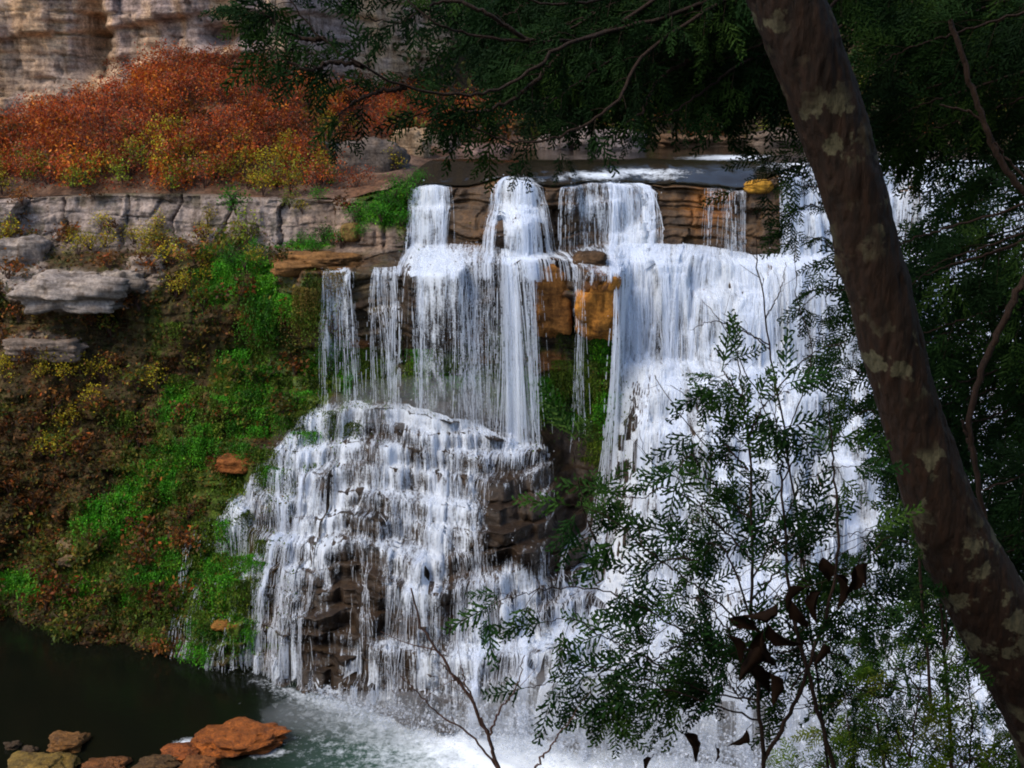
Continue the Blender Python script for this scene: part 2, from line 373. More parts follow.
# rock and moss colours by place
nz1 = fbm(X2 * .8, TY * .8, TZ * .8, 51, 4); nz2 = fbm(X2 * 2.5, TY * 2.5, TZ * 2.5, 52, 3); nzv = fbm(X2 * 2.2, 0, TZ * .35, 53, 4)
C = np.empty(GX.shape + (3,)); C[:] = (.034, .021, .012)
def paint(mask, col):
    global C
    C = C + np.clip(mask, 0, 1)[..., None] * (np.array(col) - C)
paint(ss(400, 430, GX) * (1 - ss(238, 262, GY)), (.062, .034, .015)); paint(ss(.05, .35, nz1) * ss(400, 430, GX) * (1 - ss(330, 400, GY)), (.085, .042, .014))
left = (1 - ss(330, 430, GX + 40 * nz1)) * (1 - ss(225, 300, GX + 25 * nz1) * ss(395, 430, GY))
paint(left * .95, (.06, .040, .016))
paint(left * ss(.0, .35, nz1), (.085, .04, .014))
paint(left * ss(.05, .3, nz2) * .6, (.045, .05, .010))
grey = bandm * (1 - .5 * ss(.0, .4, nz2)); paint(grey, (.27, .215, .19)); paint(bandm * ss(270, 330, GX) * .8, (.17, .11, .075))
paint(ss(.3, .6, blob(GX, GY, 75, 292, 55, 24) + .35 * nz1), (.36, .30, .26))
paint(ss(.3, .6, blob(GX, GY, 15, 255, 32, 45) + .35 * nz1) * .8, (.26, .22, .20))
paint(ss(.35, .6, blob(GX, GY, 145, 275, 25, 18) + .3 * nz1) * .8, (.27, .21, .17))
paint(ss(.35, .6, blob(GX, GY, 40, 345, 40, 15) + .3 * nz1) * .7, (.2, .15, .12))
mossy = 0
for a in [(150,320,40,60,.5),(280,380,80,60,.9),(200,470,90,60,.8),(90,560,110,60,.7),(170,590,80,60,.9),(350,372,60,32,1),(530,380,50,44,1),(595,395,24,70,1),(450,372,60,30,.95),(225,580,42,90,1),(300,305,50,40,.7),(385,205,40,30,1)]:
    mossy = np.maximum(mossy, a[4] * blob(GX, GY, *a[:4]))
paint(ss(.3, .65, mossy + .45 * nzv), (.05, .085, .006))
br = 0
for a in [(240,262,38,9,1),(222,285,22,26,.9),(265,290,18,36,1),(305,246,30,5,1),(388,205,36,15,1),(178,400,24,26,.9),(160,470,60,16,1),(185,455,32,18,.9),(255,395,44,44,.8),(120,515,40,26,.8),(18,580,30,18,.9),(85,590,40,22,.8),(165,575,30,34,.7),(602,352,16,28,.9),(596,400,16,40,.6),(222,585,30,60,.85),(340,362,36,22,.9),(440,380,40,14,.7),(525,385,26,26,.8)]:
    an = -32 if a[:2] in ((388,205),(160,470)) else 0
    br = np.maximum(br, a[4] * blob(GX, GY, *a[:4], an))
paint(ss(.42, .7, br + .4 * nz2 + .2 * nzv), (.05, .17, .006))
orange = 0
for a in [(600,290,20,26,1),(556,290,16,40,.8),(540,362,34,15,.9),(332,315,16,34,.8),(360,345,14,7,1),(310,262,50,8,1),(250,312,16,22,.8),(235,460,24,8,.9),(640,200,30,22,.5),(710,205,34,34,.7),(480,360,40,12,.6),(440,195,20,8,.5),(70,550,10,8,.8),(225,625,12,5,1),(120,628,60,5,.4)]:
    orange = np.maximum(orange, a[4] * blob(GX, GY, *a[:4]))
paint(ss(.35, .7, orange + .4 * nz1), (.22, .085, .018))
wetm = ss(560, 620, GY + 60 * 0) * ss(-2.2, -.6, -TZ) * .8
paint(wetm * (1 - ss(200, 240, GX)) * .7, (.02, .016, .010))
paint(np.broadcast_to((np.arange(NT) < kidx[1] - 3)[None], GX.shape) * ss(400, 430, GX) * .9, (.05, .035, .02))

V = np.stack([X2, TY, TZ], -1)
dry = 1 - ss(210, 330, GX + 30 * nz1)
F = grid_faces(NC, NT); mi = (dry.reshape(-1)[F[:, 0]] < .5).astype(int)
tag(link('falls_cliff', mesh('falls_cliff', V, F[:, ::-1], [M_ROCK, M_WET], mi, C.reshape(-1, 3))), 'broad rock cliff carrying the falls, mossy on the left and stepped in the middle', 'cliff', kind='structure')

# ------------------------------------------------------------------ pool, river, talus, upper cliff, banks
def on_cliff(px, py):
    """nearest cliff point to a pixel: world position"""
    d = (GX - px) ** 2 + (GY - py) ** 2 + np.where(np.arange(NT)[None] < kidx[1], 1e6, 0)
    i = np.unravel_index(np.argmin(d), d.shape); return V[i].copy()

def foam_water(name, deep, aerated, foamcol=(.82, .87, .93)):
    m, N, L, P = mat(name)
    a = N.new('ShaderNodeVertexColor'); a.layer_name = 'col'
    n = noise_node(N, L, 2.6, 7, .72); n2 = noise_node(N, L, 9, 5, .7)
    ad = N.new('ShaderNodeMath'); ad.operation = 'ADD'
    mu = N.new('ShaderNodeMath'); mu.operation = 'MULTIPLY_ADD'; L.new(n.outputs[0], mu.inputs[0]); mu.inputs[1].default_value = 1.5; mu.inputs[2].default_value = -.95
    mu2 = N.new('ShaderNodeMath'); mu2.operation = 'MULTIPLY_ADD'; L.new(n2.outputs[0], mu2.inputs[0]); mu2.inputs[1].default_value = .8; L.new(mu.outputs[0], mu2.inputs[2])
    sepc = N.new('ShaderNodeSeparateColor'); L.new(a.outputs[0], sepc.inputs[0])
    L.new(sepc.outputs[0], ad.inputs[0]); L.new(mu2.outputs[0], ad.inputs[1])
    r = ramp(N, L, ad.outputs[0], [(.3, (0, 0, 0)), (1.0, (.9, .9, .9))])
    dp = mix(N, L, 'MIX', sepc.outputs[1], deep, aerated); c = mix(N, L, 'MIX', r.outputs[0], dp, foamcol); L.new(c, P.inputs['Base Color'])
    rr = N.new('ShaderNodeMapRange'); rr.inputs[3].default_value = .07; rr.inputs[4].default_value = .7
    L.new(r.outputs[0], rr.inputs[0]); L.new(rr.outputs[0], P.inputs['Roughness'])
    P.inputs['IOR'].default_value = 1.33
    b = N.new('ShaderNodeBump'); b.inputs['Strength'].default_value = .2; b.inputs['Distance'].default_value = .06
    n3 = noise_node(N, L, 1.6, 5, .6, stretch=(1, 1.6, 1)); hb = N.new('ShaderNodeMath'); hb.operation = 'MULTIPLY_ADD'; L.new(r.outputs[0], hb.inputs[0]); hb.inputs[1].default_value = 1.6; L.new(n3.outputs[0], hb.inputs[2]); L.new(hb.outputs[0], b.inputs['Height']); L.new(b.outputs[0], P.inputs['Normal'])
    return m
M_POOL = foam_water('pool_water', (.004, .005, .003), (.035, .075, .055)); M_RIVER = foam_water('river_water', (.016, .012, .008), (.016, .012, .008))
px_ = np.arange(-40, 40.01, .16); py_ = np.concatenate([np.arange(8, 28, .5), np.arange(28, 44, .11), np.arange(44, 60, 1)])
PX, PY = np.meshgrid(px_, py_, indexing='ij'); PZ = np.zeros_like(PX)
Pg, Ph = proj(np.stack([PX, PY, PZ], -1))
sh = np.interp(PX, TX, keyY[7])
dist = sh - PY
fo = np.interp(Pg, [0, 170, 190, 300, 400, 480, 560, 1024], [-1., -1., .08, .34, .52, 1.0, 1.5, 1.7])
reach = np.interp(Pg, [0, 170, 220, 300, 360, 420, 520, 600, 1024], [.2, .4, .6, .9, 1.3, 2.6, 6, 11, 16])
foam = fo * np.exp(-np.maximum(dist - .3, 0) / reach) * ss(-.3, .1, dist)
foam -= .3 * (1 - ss(180, 330, Pg)); aer = ss(230, 420, Pg + .5 * (Ph - 720)) * .9
foam += 1.5 * blob(Pg, Ph, 200, 744, 24, 6) + .8 * blob(Pg, Ph, 262, 752, 20, 5) + .16 * ss(240, 420, Pg) * ss(700, 740, Ph)
PZ = (.05 + .16 * np.clip(foam, 0, 1.2)) * fbm(PX * 1.2, PY * 1.2, 0, 4, 4) * np.clip(foam * 1.5, .1, 1)
tag(link('pool_water', mesh('pool_water', np.stack([PX, PY, PZ], -1), grid_faces(*PX.shape), [M_POOL], None, np.stack([foam, aer, aer], -1).reshape(-1, 3))), 'dark plunge pool at the foot of the falls', 'water', kind='structure')

# river above the lip
rx = np.arange(-9, 34, .2); rt = np.linspace(0, 1, 150)
rl = np.interp(rt ** 1.5 * 38, [0, 1, 4, 12, 24, 38], [-4.6, -4.4, -3.6, -2.6, -1.5, -1])
RX = rl[None] + (34 - rl[None]) * np.linspace(0, 1, len(rx))[:, None]
lipY, lipZ = np.interp(RX, TX, TY[:, kidx[1]]), np.interp(RX, TX, TZ[:, kidx[1] - 1])
RY = lipY + .1 + rt[None] ** 1.5 * 38
RZ = lipZ * (1 - ss(0, .25, rt))[None] + ss(0, .25, rt)[None] * 17.75 + .10 * (1 - ss(0, .05, rt))[None] * 0 + .10
Rg, Rh = proj(np.stack([RX, RY, RZ], -1))
rf = -.25 + 0 * RX
for a in [(515,181,26,5,1.1),(600,175,40,5,1),(640,172,60,4,.9),(560,178,10,4,.6),(740,158,60,3.2,1.1),(905,158,60,7,1.5),(830,165,60,10,1.3),(660,177,30,4,.7)]:
    rf = np.maximum(rf, a[4] * blob(Rg, Rh, *a[:4]) - .25)
RZ += .05 * fbm(RX * .8, RY * .5, 0, 14, 4)
tag(link('river_water', mesh('river_water', np.stack([RX, RY, RZ], -1), grid_faces(*RX.shape), [M_RIVER], None, np.stack([rf, rf * 0, rf * 0], -1).reshape(-1, 3))), 'shallow river running to the lip of the falls', 'water', kind='structure')

# talus slope under the upper cliff (left) ; surface between the grey band and the foot of the upper cliff
tx = np.arange(-40, 4, .2)
def lin(xs_px, vals, Yref): return None
b0 = at(*np.array([(-400,205,52),(0,200,50.5),(100,196,50),(200,196,49.5),(270,199,49),(340,200,48.6),(390,190,48),(430,170,54),(480,160,62),(560,152,68)], float).T)
b1 = at(*np.array([(-400,150,66),(0,128,64),(60,116,63.5),(110,100,63),(160,72,62.5),(190,62,62),(235,66,62),(290,78,63),(330,85,66),(400,95,72),(560,110,84)], float).T)
tt = np.linspace(0, 1, 90)
y0, z0 = np.interp(tx, b0[:, 0], b0[:, 1]), np.interp(tx, b0[:, 0], b0[:, 2]); y1, z1 = np.interp(tx, b1[:, 0], b1[:, 1]), np.interp(tx, b1[:, 0], b1[:, 2])
SX = np.repeat(tx[:, None], 90, 1); SY = y0[:, None] + (y1 - y0)[:, None] * tt; SZ = z0[:, None] + (z1 - z0)[:, None] * tt ** .9
bump_ = fbm(SX * .25, SY * .25, 0, 70, 4)
SZ += .9 * bump_ * np.sin(np.pi * np.clip(tt, .05, .95))[None] + .12 * fbm(SX * 1.5, SY * 1.5, 0, 71, 3) + .05
SV = np.stack([SX, SY, SZ], -1)
sc_ = np.empty(SX.shape + (3,)); sc_[:] = (.10, .05, .028)
g_ = ss(.0, .4, fbm(SX * .6, SY * .6, 3, 72, 3))[..., None]; sc_ = sc_ * (1 - g_) + g_ * np.array((.16, .10, .07))
tag(link('talus_slope', mesh('talus_slope', SV, grid_faces(*SX.shape), [M_ROCK], None, sc_.reshape(-1, 3))), 'earthy slope between the grey rock band and the upper cliff', 'slope', kind='structure')

# upper cliff wall
ux = np.arange(-42, 8, .12); uz = np.arange(15, 42, .12)
UX, UZ = np.meshgrid(ux, uz, indexing='ij')
fy = np.interp(ux, b1[:, 0], b1[:, 1])[:, None]
UY = fy - .25 + (UZ - 20) * .05
Ug, Uh = proj(np.stack([UX, UY, UZ], -1))
UY = UY + 1.6 * fbm(UX * .13, UZ * .13, 2, 81, 4) + .7 * fbm(UX * .6, UZ * .6, 2, 82, 4) + blocks(UX, UZ, 1.1, 3.2, 83, .9, .25) + blocks(UX, UZ, .4, 1.3, 84, .3, .1)
UY += .9 * ss(20, 26, Uh + .12 * (Ug - 80) - 6) * (1 - ss(170, 210, Ug)) * (1 - ss(60, 95, Uh))     # stepped back under a brow
UY += 2.0 * blob(Ug, Uh, 84, 30, 9, 32) + 2.4 * blob(Ug, Uh, 216, 36, 18, 11) + .8 * blob(Ug, Uh, 86, 48, 16, 8)
un = fbm(UX * .5, UZ * .5, 0, 86, 4); uv_ = fbm(UX * .9, UZ * .12, 0, 87, 4)
uc = np.empty(UX.shape + (3,)); uc[:] = (.44, .30, .20)
for msk, cl in ((ss(.0, .4, un), (.31, .23, .20)), (ss(.05, .35, uv_) * .8, (.25, .19, .18)), (ss(.1, .4, -uv_) * .7, (.55, .34, .19)), (ss(.4, .8, blob(Ug, Uh, 40, 70, 60, 30) + .5 * un) * .6, (.20, .16, .14))):
    uc = uc + msk[..., None] * (np.array(cl) - uc)
tag(link('upper_cliff', mesh('upper_cliff', np.stack([UX, UY, UZ], -1), grid_faces(*UX.shape)[:, ::-1], [M_ROCK], None, uc.reshape(-1, 3))), 'pale tan upper cliff wall behind the red shrubs', 'cliff', kind='structure')

# far river bank and wooded hillside, right side of the gorge
hx = np.arange(-30, 75, 1.0); ht = np.linspace(0, 1, 50)
HX = np.repeat(hx[:, None], 50, 1)
hy0 = np.interp(hx, [-30, -4, 2, 12, 22, 30, 75], [72, 66, 70, 74, 74, 68, 46])
HY = hy0[:, None] + ht[None] * 60; HZ = 17.4 + 34 * ht[None] ** .9 + 1.2 * fbm(HX * .2, HY * .2, 0, 90, 4)
hc = np.empty(HX.shape + (3,)); hc[:] = (.045, .03, .018)
tag(link('wooded_bank', mesh('wooded_bank', np.stack([HX, HY, HZ], -1), grid_faces(*HX.shape), [M_ROCK], None, hc.reshape(-1, 3))), 'brown bank rising beyond the river', 'bank', kind='structure')
# the near rim the photographer stands on, falling away to the pool
gx_ = np.arange(-45, 45, .6); gy_ = np.arange(-25, 30.5, .5)
NX, NY = np.meshgrid(gx_, gy_, indexing='ij')
NZ = np.interp(NY, [-25, 0, 1.4, 4, 9, 18, 27, 31], [19.2, 18.4, 18.1, 15.4, 11.2, 5.2, -.8, -2.5]) + .25 * fbm(NX * .5, NY * .5, 0, 95, 4)
ncol = np.empty(NX.shape + (3,)); ncol[:] = (.05, .034, .02)
tag(link('rim_ground', mesh('rim_ground', np.stack([NX, NY, NZ], -1), grid_faces(*NX.shape), [M_ROCK], None, ncol.reshape(-1, 3))), 'leaf covered rim under the foreground trees', 'ground', kind='structure')

# ------------------------------------------------------------------ falling water: strands that run down the rock and leap off its edges
NB = 1000; ZB0, ZB1 = -2.6, 18.6; DZB = (ZB1 - ZB0) / NB
zb = ZB0 + (np.arange(NB) + .5) * DZB
YB = np.empty((NC, NB))
for c in range(NC): YB[c] = np.interp(zb, TZ[c][::-1], TY[c][::-1])
SB = np.gradient(YB, DZB, axis=1); SB = np.clip(SB, -1.5, 14)
def simulate(x0, i0, v0, vx0, zstop, drift=None, steps=1000, dt=.02, grip=.9, record=.11, jit=.03, quiet=False):
    n = len(x0); x = x0.copy(); c = np.clip(((x + 29) / DX).astype(int), 0, NC - 1)
    y = TY[c, i0] - .05; z = TZ[c, i0] + .06
    vy = -v0.copy(); vz = np.zeros(n); vx = vx0.copy(); alive = np.ones(n, bool)
    rec_i, rec_p, rec_f = [np.arange(n)], [np.stack([x, y, z], -1)], [np.zeros(n)]; last = rec_p[0].copy()
    off = np.full(n, .07) if quiet else .03 + .10 * rng.random(n) ** 2
    wob = .35 if quiet else 1.0
    for k in range(steps):
        vz = np.maximum(vz - 9.8 * dt, -6.5); x = x + vx * dt; y = y + vy * dt; z = z + vz * dt
        c = np.clip(((x + 29) / DX).astype(int), 0, NC - 1); b = np.clip(((z - ZB0) / DZB).astype(int), 0, NB - 1)
        yy = YB[c, b]; s = SB[c, b]; q = np.sqrt(1 + s * s); pen = (y - (yy - off)) / q
        hit = pen > 0
        pm = np.where(hit, np.minimum(pen, .25), 0)
        y = y - pm / q; z = z + s / q * pm
        vn_ = (-vy + s * vz) / q                    # speed along the outward normal (-1, s)
        rem = np.where(hit & (vn_ < 0), vn_, 0)
        vy = vy + rem / q; vz = vz - s * rem / q
        fr = np.where(hit, 1 - (1 - grip) * dt * 50 * .35, 1); vy *= fr; vz *= fr; vx *= np.where(hit, .95, .997)
        flat = hit & (s > 1.0)
        sp_ = np.sqrt(vx * vx + vy * vy + vz * vz) + 1e-6; cap = np.where(hit, np.minimum(1, np.where(flat, .8, 2.2) / sp_), 1); vx *= cap; vy *= cap; vz *= cap
        vy = np.where(flat & (vy > -.9), vy - 4.5 * dt, vy)
        vx = vx + (0 if quiet else np.where(hit, rng.normal(0, .35, n) * dt ** .5 * 1.2, rng.normal(0, jit, n)))
        vx = vx + wob * np.where(hit, 3.2 * vn(x * 1.1, z * .9, 0, 91) + 2.2 * vn(x * 3.1, z * 2.2, 0, 92), .8 * vn(x * 2.3, z * .5, 0, 93)) * dt
        if drift is not None: vx = vx + np.where(hit, drift(x, y, z) * dt, 0)
        P = np.stack([x, y, z], -1); d = np.linalg.norm(P - last, axis=1); ok = alive & (d > record)
        ii = np.nonzero(ok)[0]; rec_i.append(ii); rec_p.append(P[ii]); rec_f.append(np.where(flat[ii], -1., np.where(hit[ii], 0., 1.))); last[ii] = P[ii]
        alive &= z > zstop
        if not alive.any(): break
    I = np.concatenate(rec_i); P = np.concatenate(rec_p); Fl = np.concatenate(rec_f); o = np.argsort(I, kind='stable')
    return I[o], P[o], Fl[o]
def ribbons(mb, I, P, Fl, w, keep, keep_air, dryf=0.0):
    """thin ribbons along the recorded strands, broken into dashes"""
    n = len(I); a = np.arange(n - 1); same = (I[:-1] == I[1:]) & (np.linalg.norm(P[1:] - P[:-1], axis=1) < .6)
    first = np.r_[0, np.nonzero(np.diff(I))[0] + 1]; pos = np.arange(n) - np.repeat(first, np.diff(np.r_[first, n]))
    dash = (vn(pos * .33, I * 3.7, 0, 5) * .6 + vn(pos * .95, I * 5.3, 0, 6) * .55)[:-1] * .5 + .5
    kp = np.where(Fl[:-1] > 0, keep_air, keep)
    pg_, ph_ = proj(P[:-1]); kp = kp * (1 - dryf * np.clip(1.2 * blob(pg_, ph_, 515, 520, 36, 48) + 1.1 * blob(pg_, ph_, 215, 612, 40, 70) + .5 * blob(pg_, ph_, 415, 470, 14, 36) + .5 * blob(pg_, ph_, 350, 470, 14, 18), 0, .85))
    ok = same & (dash < kp + .12 * (rng.random(n - 1) - .5)); a = a[ok]
    ww = w * np.where(Fl[a] < 0, 1.6, 1.0) * (.4 + 2.2 * rnd(I[a], 5) ** 4) * (.7 + .6 * rng.random(len(a)))
    p, q = P[a], P[a + 1]
    t = q - p; t /= np.linalg.norm(t, axis=1)[:, None] + 1e-9
    sd_ = np.cross(t, np.array([0, -1., .35])); sd_ /= np.linalg.norm(sd_, axis=1)[:, None] + 1e-9
    sd_ = sd_ * (ww / 2)[:, None]
    ext = t * .02
    Vv = np.stack([p - ext - sd_, p - ext + sd_, q + ext + sd_ * .8, q + ext - sd_ * .8], 1).reshape(-1, 3)
    mb.add(Vv, np.arange(len(a) * 4).reshape(-1, 4))
def drops(mb, P, Fl, n, sz, spread):
    fw_ = np.where(Fl < 0, 4., 1.); i = rng.choice(len(P), n, p=fw_ / fw_.sum()); p = P[i] + rng.normal(0, spread, (n, 3)) * np.array([1, .7, 1]); p[:, 1] -= spread * .8
    s = sz * (.4 + rng.random(n) ** 2 * 1.4)[:, None]
    a = rng.normal(0, 1, (n, 3)); a /= np.linalg.norm(a, axis=1)[:, None]; b = np.cross(a, rng.normal(0, 1, (n, 3))); b /= np.linalg.norm(b, axis=1)[:, None]
    Vv = np.stack([p - a * s, p - b * s, p + a * s, p + b * s], 1).reshape(-1, 3)
    g_, h_ = proj(p); kq = rng.random(n) > 1.1 * blob(g_, h_, 515, 520, 38, 50) + blob(g_, h_, 215, 612, 40, 70); Vv = Vv.reshape(n, 4, 3)[kq].reshape(-1, 3); n = int(kq.sum())
    mb.add(Vv, np.arange(n * 4).reshape(-1, 4))
def start_at(tg, Yg):
    ix = np.clip(((at(tg[:, 0], tg[:, 1], Yg)[:, 0] + 29) / DX).astype(int), 0, NC - 1)
    it = np.array([np.argmin(np.abs(GY[a_] - b_) + (np.arange(NT) < k3) * 1e4) for a_, b_ in zip(ix, tg[:, 1])])
    return TX[ix], it
def sheet(mb, x0, i0, v0, vx0, zst, drift, dens, fade, dryf=0, patch=.5):
    n = len(x0); I, P, Fl = simulate(x0, i0, np.full(n, v0), vx0, zst, drift, quiet=True, record=.09)
    cols, ds = [], .11
    for k in range(n):
        p = P[I == k]; f = Fl[I == k]
        if len(p) < 3: cols.append((np.zeros((0, 3)), np.zeros(0))); continue
        sl_ = np.r_[0, np.cumsum(np.linalg.norm(np.diff(p, axis=0), axis=1))]; t = np.arange(0, sl_[-1], ds)
        cols.append((np.stack([np.interp(t, sl_, p[:, q]) for q in range(3)], -1), np.interp(t, sl_, (f < 0).astype(float))))
    M = max(len(c[0]) for c in cols); G = np.full((n, M, 3), np.nan); D_ = np.zeros((n, M)); A_ = np.zeros((n, M))
    for k, (c, tr) in enumerate(cols):
        m_ = len(c)
        if m_ == 0: continue
        G[k, :m_] = c; tr = np.convolve(np.pad(tr, 2, mode='edge'), np.ones(5) / 5, 'valid') if m_ > 4 else tr
        D_[k, :m_] = dens * .82 + .50 * tr; e = np.arange(m_)[::-1] / max(1, m_)
        side = ss(0, 4, min(k, n - 1 - k) + .5); A_[k, :m_] = (ss(0, fade, e) if fade > 0 else 1) * side * .95
        D_[k, :m_] -= .35 * (1 - side) + (.45 * (1 - ss(0, fade * 1.6, e)) if fade > 0 else 0)
    gq = np.nan_to_num(G); pg_, ph_ = proj(gq + np.array([0, .01, 0]))
    D_ += .42 * vn(x0[:, None] * 1.3, gq[..., 2] * .12, 0, 301) + .22 * vn(x0[:, None] * 3.7, gq[..., 2] * .2, 0, 302) + patch * fbm(gq[..., 0] * .55, gq[..., 1] * .55, gq[..., 2] * .55, 303, 3)
    D_ -= dryf * np.clip(1.0 * blob(pg_, ph_, 515, 520, 36, 48) + .3 * blob(pg_, ph_, 415, 470, 14, 36) + .4 * blob(pg_, ph_, 350, 470, 14, 18) + 1.1 * blob(pg_, ph_, 218, 608, 40, 68) + .35 * blob(pg_, ph_, 285, 620, 20, 50), 0, 1)
    D_ += .45 * ss(3.2, .2, gq[..., 2]) * ss(430, 560, pg_)
    Fq = grid_faces(n, M); Gf = G.reshape(-1, 3); q = Gf[Fq]
    ok = ~np.isnan(q).any((1, 2)); ok &= np.nan_to_num(np.linalg.norm(q[:, 0] - q[:, 1], axis=1), nan=9) < .55; ok &= np.nan_to_num(np.linalg.norm(q[:, 2] - q[:, 3], axis=1), nan=9) < .55
    ok &= np.nan_to_num(q[..., 2].min(1)) > .06
    nz_ = np.cross(q[:, 2] - q[:, 0], q[:, 3] - q[:, 1]); nz_ = np.abs(nz_[:, 2]) / (np.linalg.norm(nz_, axis=1) + 1e-9); ok &= ~((nz_ > .45) & (q[..., 2].max(1) < .9) & (q[:, 0, 0] < 0))   # no film on the lowest treads
    if not ok.any(): return
    Fq = Fq[ok]; used, inv = np.unique(Fq, return_inverse=True)
    mb.add(Gf[used], inv.reshape(-1, 4), np.stack([D_, A_, A_ * 0], -1).reshape(-1, 3)[used])
def px_to_x(px, k):
    tb = np.array(KT[k], float); Y = np.interp(px, tb[:, 0], tb[:, 2]); py = np.interp(px, tb[:, 0], tb[:, 1]); return at(px, py, Y)[..., 0]
# name, label, key line, index offset, px range, strands, speed, sideways (start, per metre from middle), stop height, width, dash, air dash, drops, film density, end fade
k1, k2, k3, k5, k6 = kidx[1], kidx[2], kidx[3], kidx[5], kidx[6]
FALLS = [
 ('waterfall', 'small white curtain falling off the top ledge, leftmost of the top tier', 1, -2, (415, 450), 190, .5, -.45, .5, 13.6, .010, .6, .65, 200, .55, 0),
 ('waterfall', 'bright central spout fanning over a rounded rock on the top tier', 1, -1, (508, 533), 520, .8, -.1, 3.6, 13.6, .012, .7, .7, 1200, .85, 0),
 ('waterfall', 'thin veil of separate threads over the dark block right of the central spout', 1, -2, (566, 614), 80, .35, 0, .0, 13.6, .010, .5, .5, 60, .22, 0),
 ('waterfall', 'white chute sliding to the right off the top ledge beside the dark threaded block', 1, -1, (600, 642), 600, .9, 2.2, .35, 13.6, .012, .7, .75, 1200, .85, 0),
 ('waterfall', 'faint veil over brown rock left of the leaning trunk on the top tier', 1, -2, (708, 748), 70, .3, 0, 0, 13.6, .009, .5, .5, 60, .15, 0),
 ('waterfall', 'heavy white torrent dropping off the lip behind the leaning trunk', 1, -4, (775, 1180), 2400, 1.4, -.2, 0, 13.0, .014, .7, .7, 3000, .95, 0),
 ('waterfall', 'thin curtain over pinkish rock, leftmost of the middle tier', 3, -6, (323, 349), 70, .3, 0, 0, 7.6, .009, .5, .5, 150, .38, .5),
 ('waterfall', 'narrow curtain of parallel threads, second from the left on the middle tier', 3, -8, (371, 396), 90, .3, 0, 0, 7.6, .010, .55, .55, 200, .48, .5),
 ('waterfall', 'wide misty veil spreading below the central spout', 2, 2, (422, 500), 420, .8, -.2, .1, 7.0, .008, .5, .45, 6000, .34, .5),
 ('waterfall', 'single straight white plunge below the central spout', 2, 4, (501, 516), 200, 1.1, .04, 0, 6.6, .014, .8, .8, 500, .95, .08),
 ('waterfall', 'faint narrow veil just right of the straight white plunge', 3, -8, (519, 537), 45, .3, 0, 0, 7.4, .008, .5, .5, 60, .30, .4),
 ('trickle', 'single thin trickle falling between the two orange rock faces', 3, -6, (568, 577), 30, .3, 0, 0, 7.2, .010, .5, .5, 40, .45, .2),
 ('waterfall', 'great white fall pouring down right of the orange rock to the foaming pool', 2, 2, (622, 1180), 5600, 1.2, 0, .03, -.1, .011, .6, .62, 26000, .92, 0),
 ('cascade', 'broad stepped cascade fanning down the dark ledges into the pool', 5, -10, (326, 550), 3000, .5, 0, .04, -.1, .006, .55, .5, 12000, .44, 0),
 ('trickle', 'thin trickles down the dark mossy wall left of the stepped cascade', 6, -4, (188, 245), 60, .2, 0, 0, -.1, .012, .4, .45, 40, 0, 0),
]
x_mid5 = px_to_x(np.array([430.]), 5)[0]
for (nm, lb, key, io, (pa, pb), cnt, v0, vx, fan, zst, wd, kp, ka, nd, fden, ffade) in FALLS:
    pxs = pa + (pb - pa) * rng.random(cnt)
    if cnt > 100:                                  # water gathers in runs
        dens = .5 + .5 * vn(pxs * .12, len(lb), 0, 8) + .35 * vn(pxs * .35, 3, 0, 9)
        pxs = pxs[rng.random(cnt) < np.clip(dens * 1.5, .08, 1)]
    x0 = px_to_x(pxs, key); n = len(x0); ib = {1: k1, 2: k2, 3: k3, 5: k5, 6: k6}[key] + io; i0 = np.full(n, ib)
    xm = x0.mean(); drift = None
    xs = np.arange(px_to_x(np.array([float(pa)]), key)[0], px_to_x(np.array([float(pb)]), key)[0], .06); si = np.full(len(xs), ib); zsh = zst
    if nm == 'cascade':
        drift = lambda x, y, z: -.75 * np.clip((x_mid5 - x) / 4, -.2, 1.2)
        m_ = int(n * .38); f_ = rng.random(m_) ** 1.25     # part of it spills over the left shoulder of the mound
        x0[:m_], i0[:m_] = start_at(np.stack([322 - 108 * f_, 408 + 118 * f_ ** 1.2], -1) + rng.normal(0, 2, (m_, 2)), 43 - 3 * f_)
        l_ = rng.random(int(n * .40)); q_ = slice(m_, m_ + len(l_))
        x0[q_], i0[q_] = start_at(np.stack([460 + 150 * l_, 565 + 65 * rng.random(len(l_))], -1), np.full(len(l_), 37.5))
        f_ = np.linspace(1, 0, 75)[:-1]; xl_, il_ = start_at(np.stack([322 - 108 * f_, 408 + 118 * f_ ** 1.2], -1), 43 - 3 * f_)
        k_ = xl_ < xs[0]; xs = np.r_[xl_[k_], xs]; si = np.r_[il_[k_], si]
    if lb.startswith('great'): drift = lambda x, y, z: -4.2 * ss(9, 5, z) * ss(9.0, 4.0, x)
    if 6.5 < zst < 9: zst = zst + rng.exponential(.6, n)
    mb = MB()
    if fden > 0:
        sheet(mb, xs, si, v0, vx + fan * (xs - xs.mean()), zsh, drift, fden, ffade, float(nm == 'cascade'), 1.25 if nm == 'cascade' else .5)
    nsheet = len(mb.F[0]) if mb.F else 0
    I, P, Fl = simulate(x0, i0, v0 * (.6 + .8 * rng.random(n)), vx + fan * (x0 - xm) + rng.normal(0, .06, n), zst, drift)
    ribbons(mb, I, P, Fl, wd * 1.9, kp, ka, float(nm == 'cascade')); drops(mb, P, Fl, nd, .02, .12)
    nf = sum(len(f) for f in mb.F); mi = np.zeros(nf, int); mi[:nsheet] = 1
    me = mesh(nm, np.concatenate(mb.V), np.concatenate(mb.F), [M_WATER, M_FILM], mi, np.concatenate(mb.C), False)
    sm_ = np.zeros(nf, bool); sm_[:nsheet] = True; me.polygons.foreach_set('use_smooth', sm_)
    tag(link(nm, me), lb, 'waterfall')

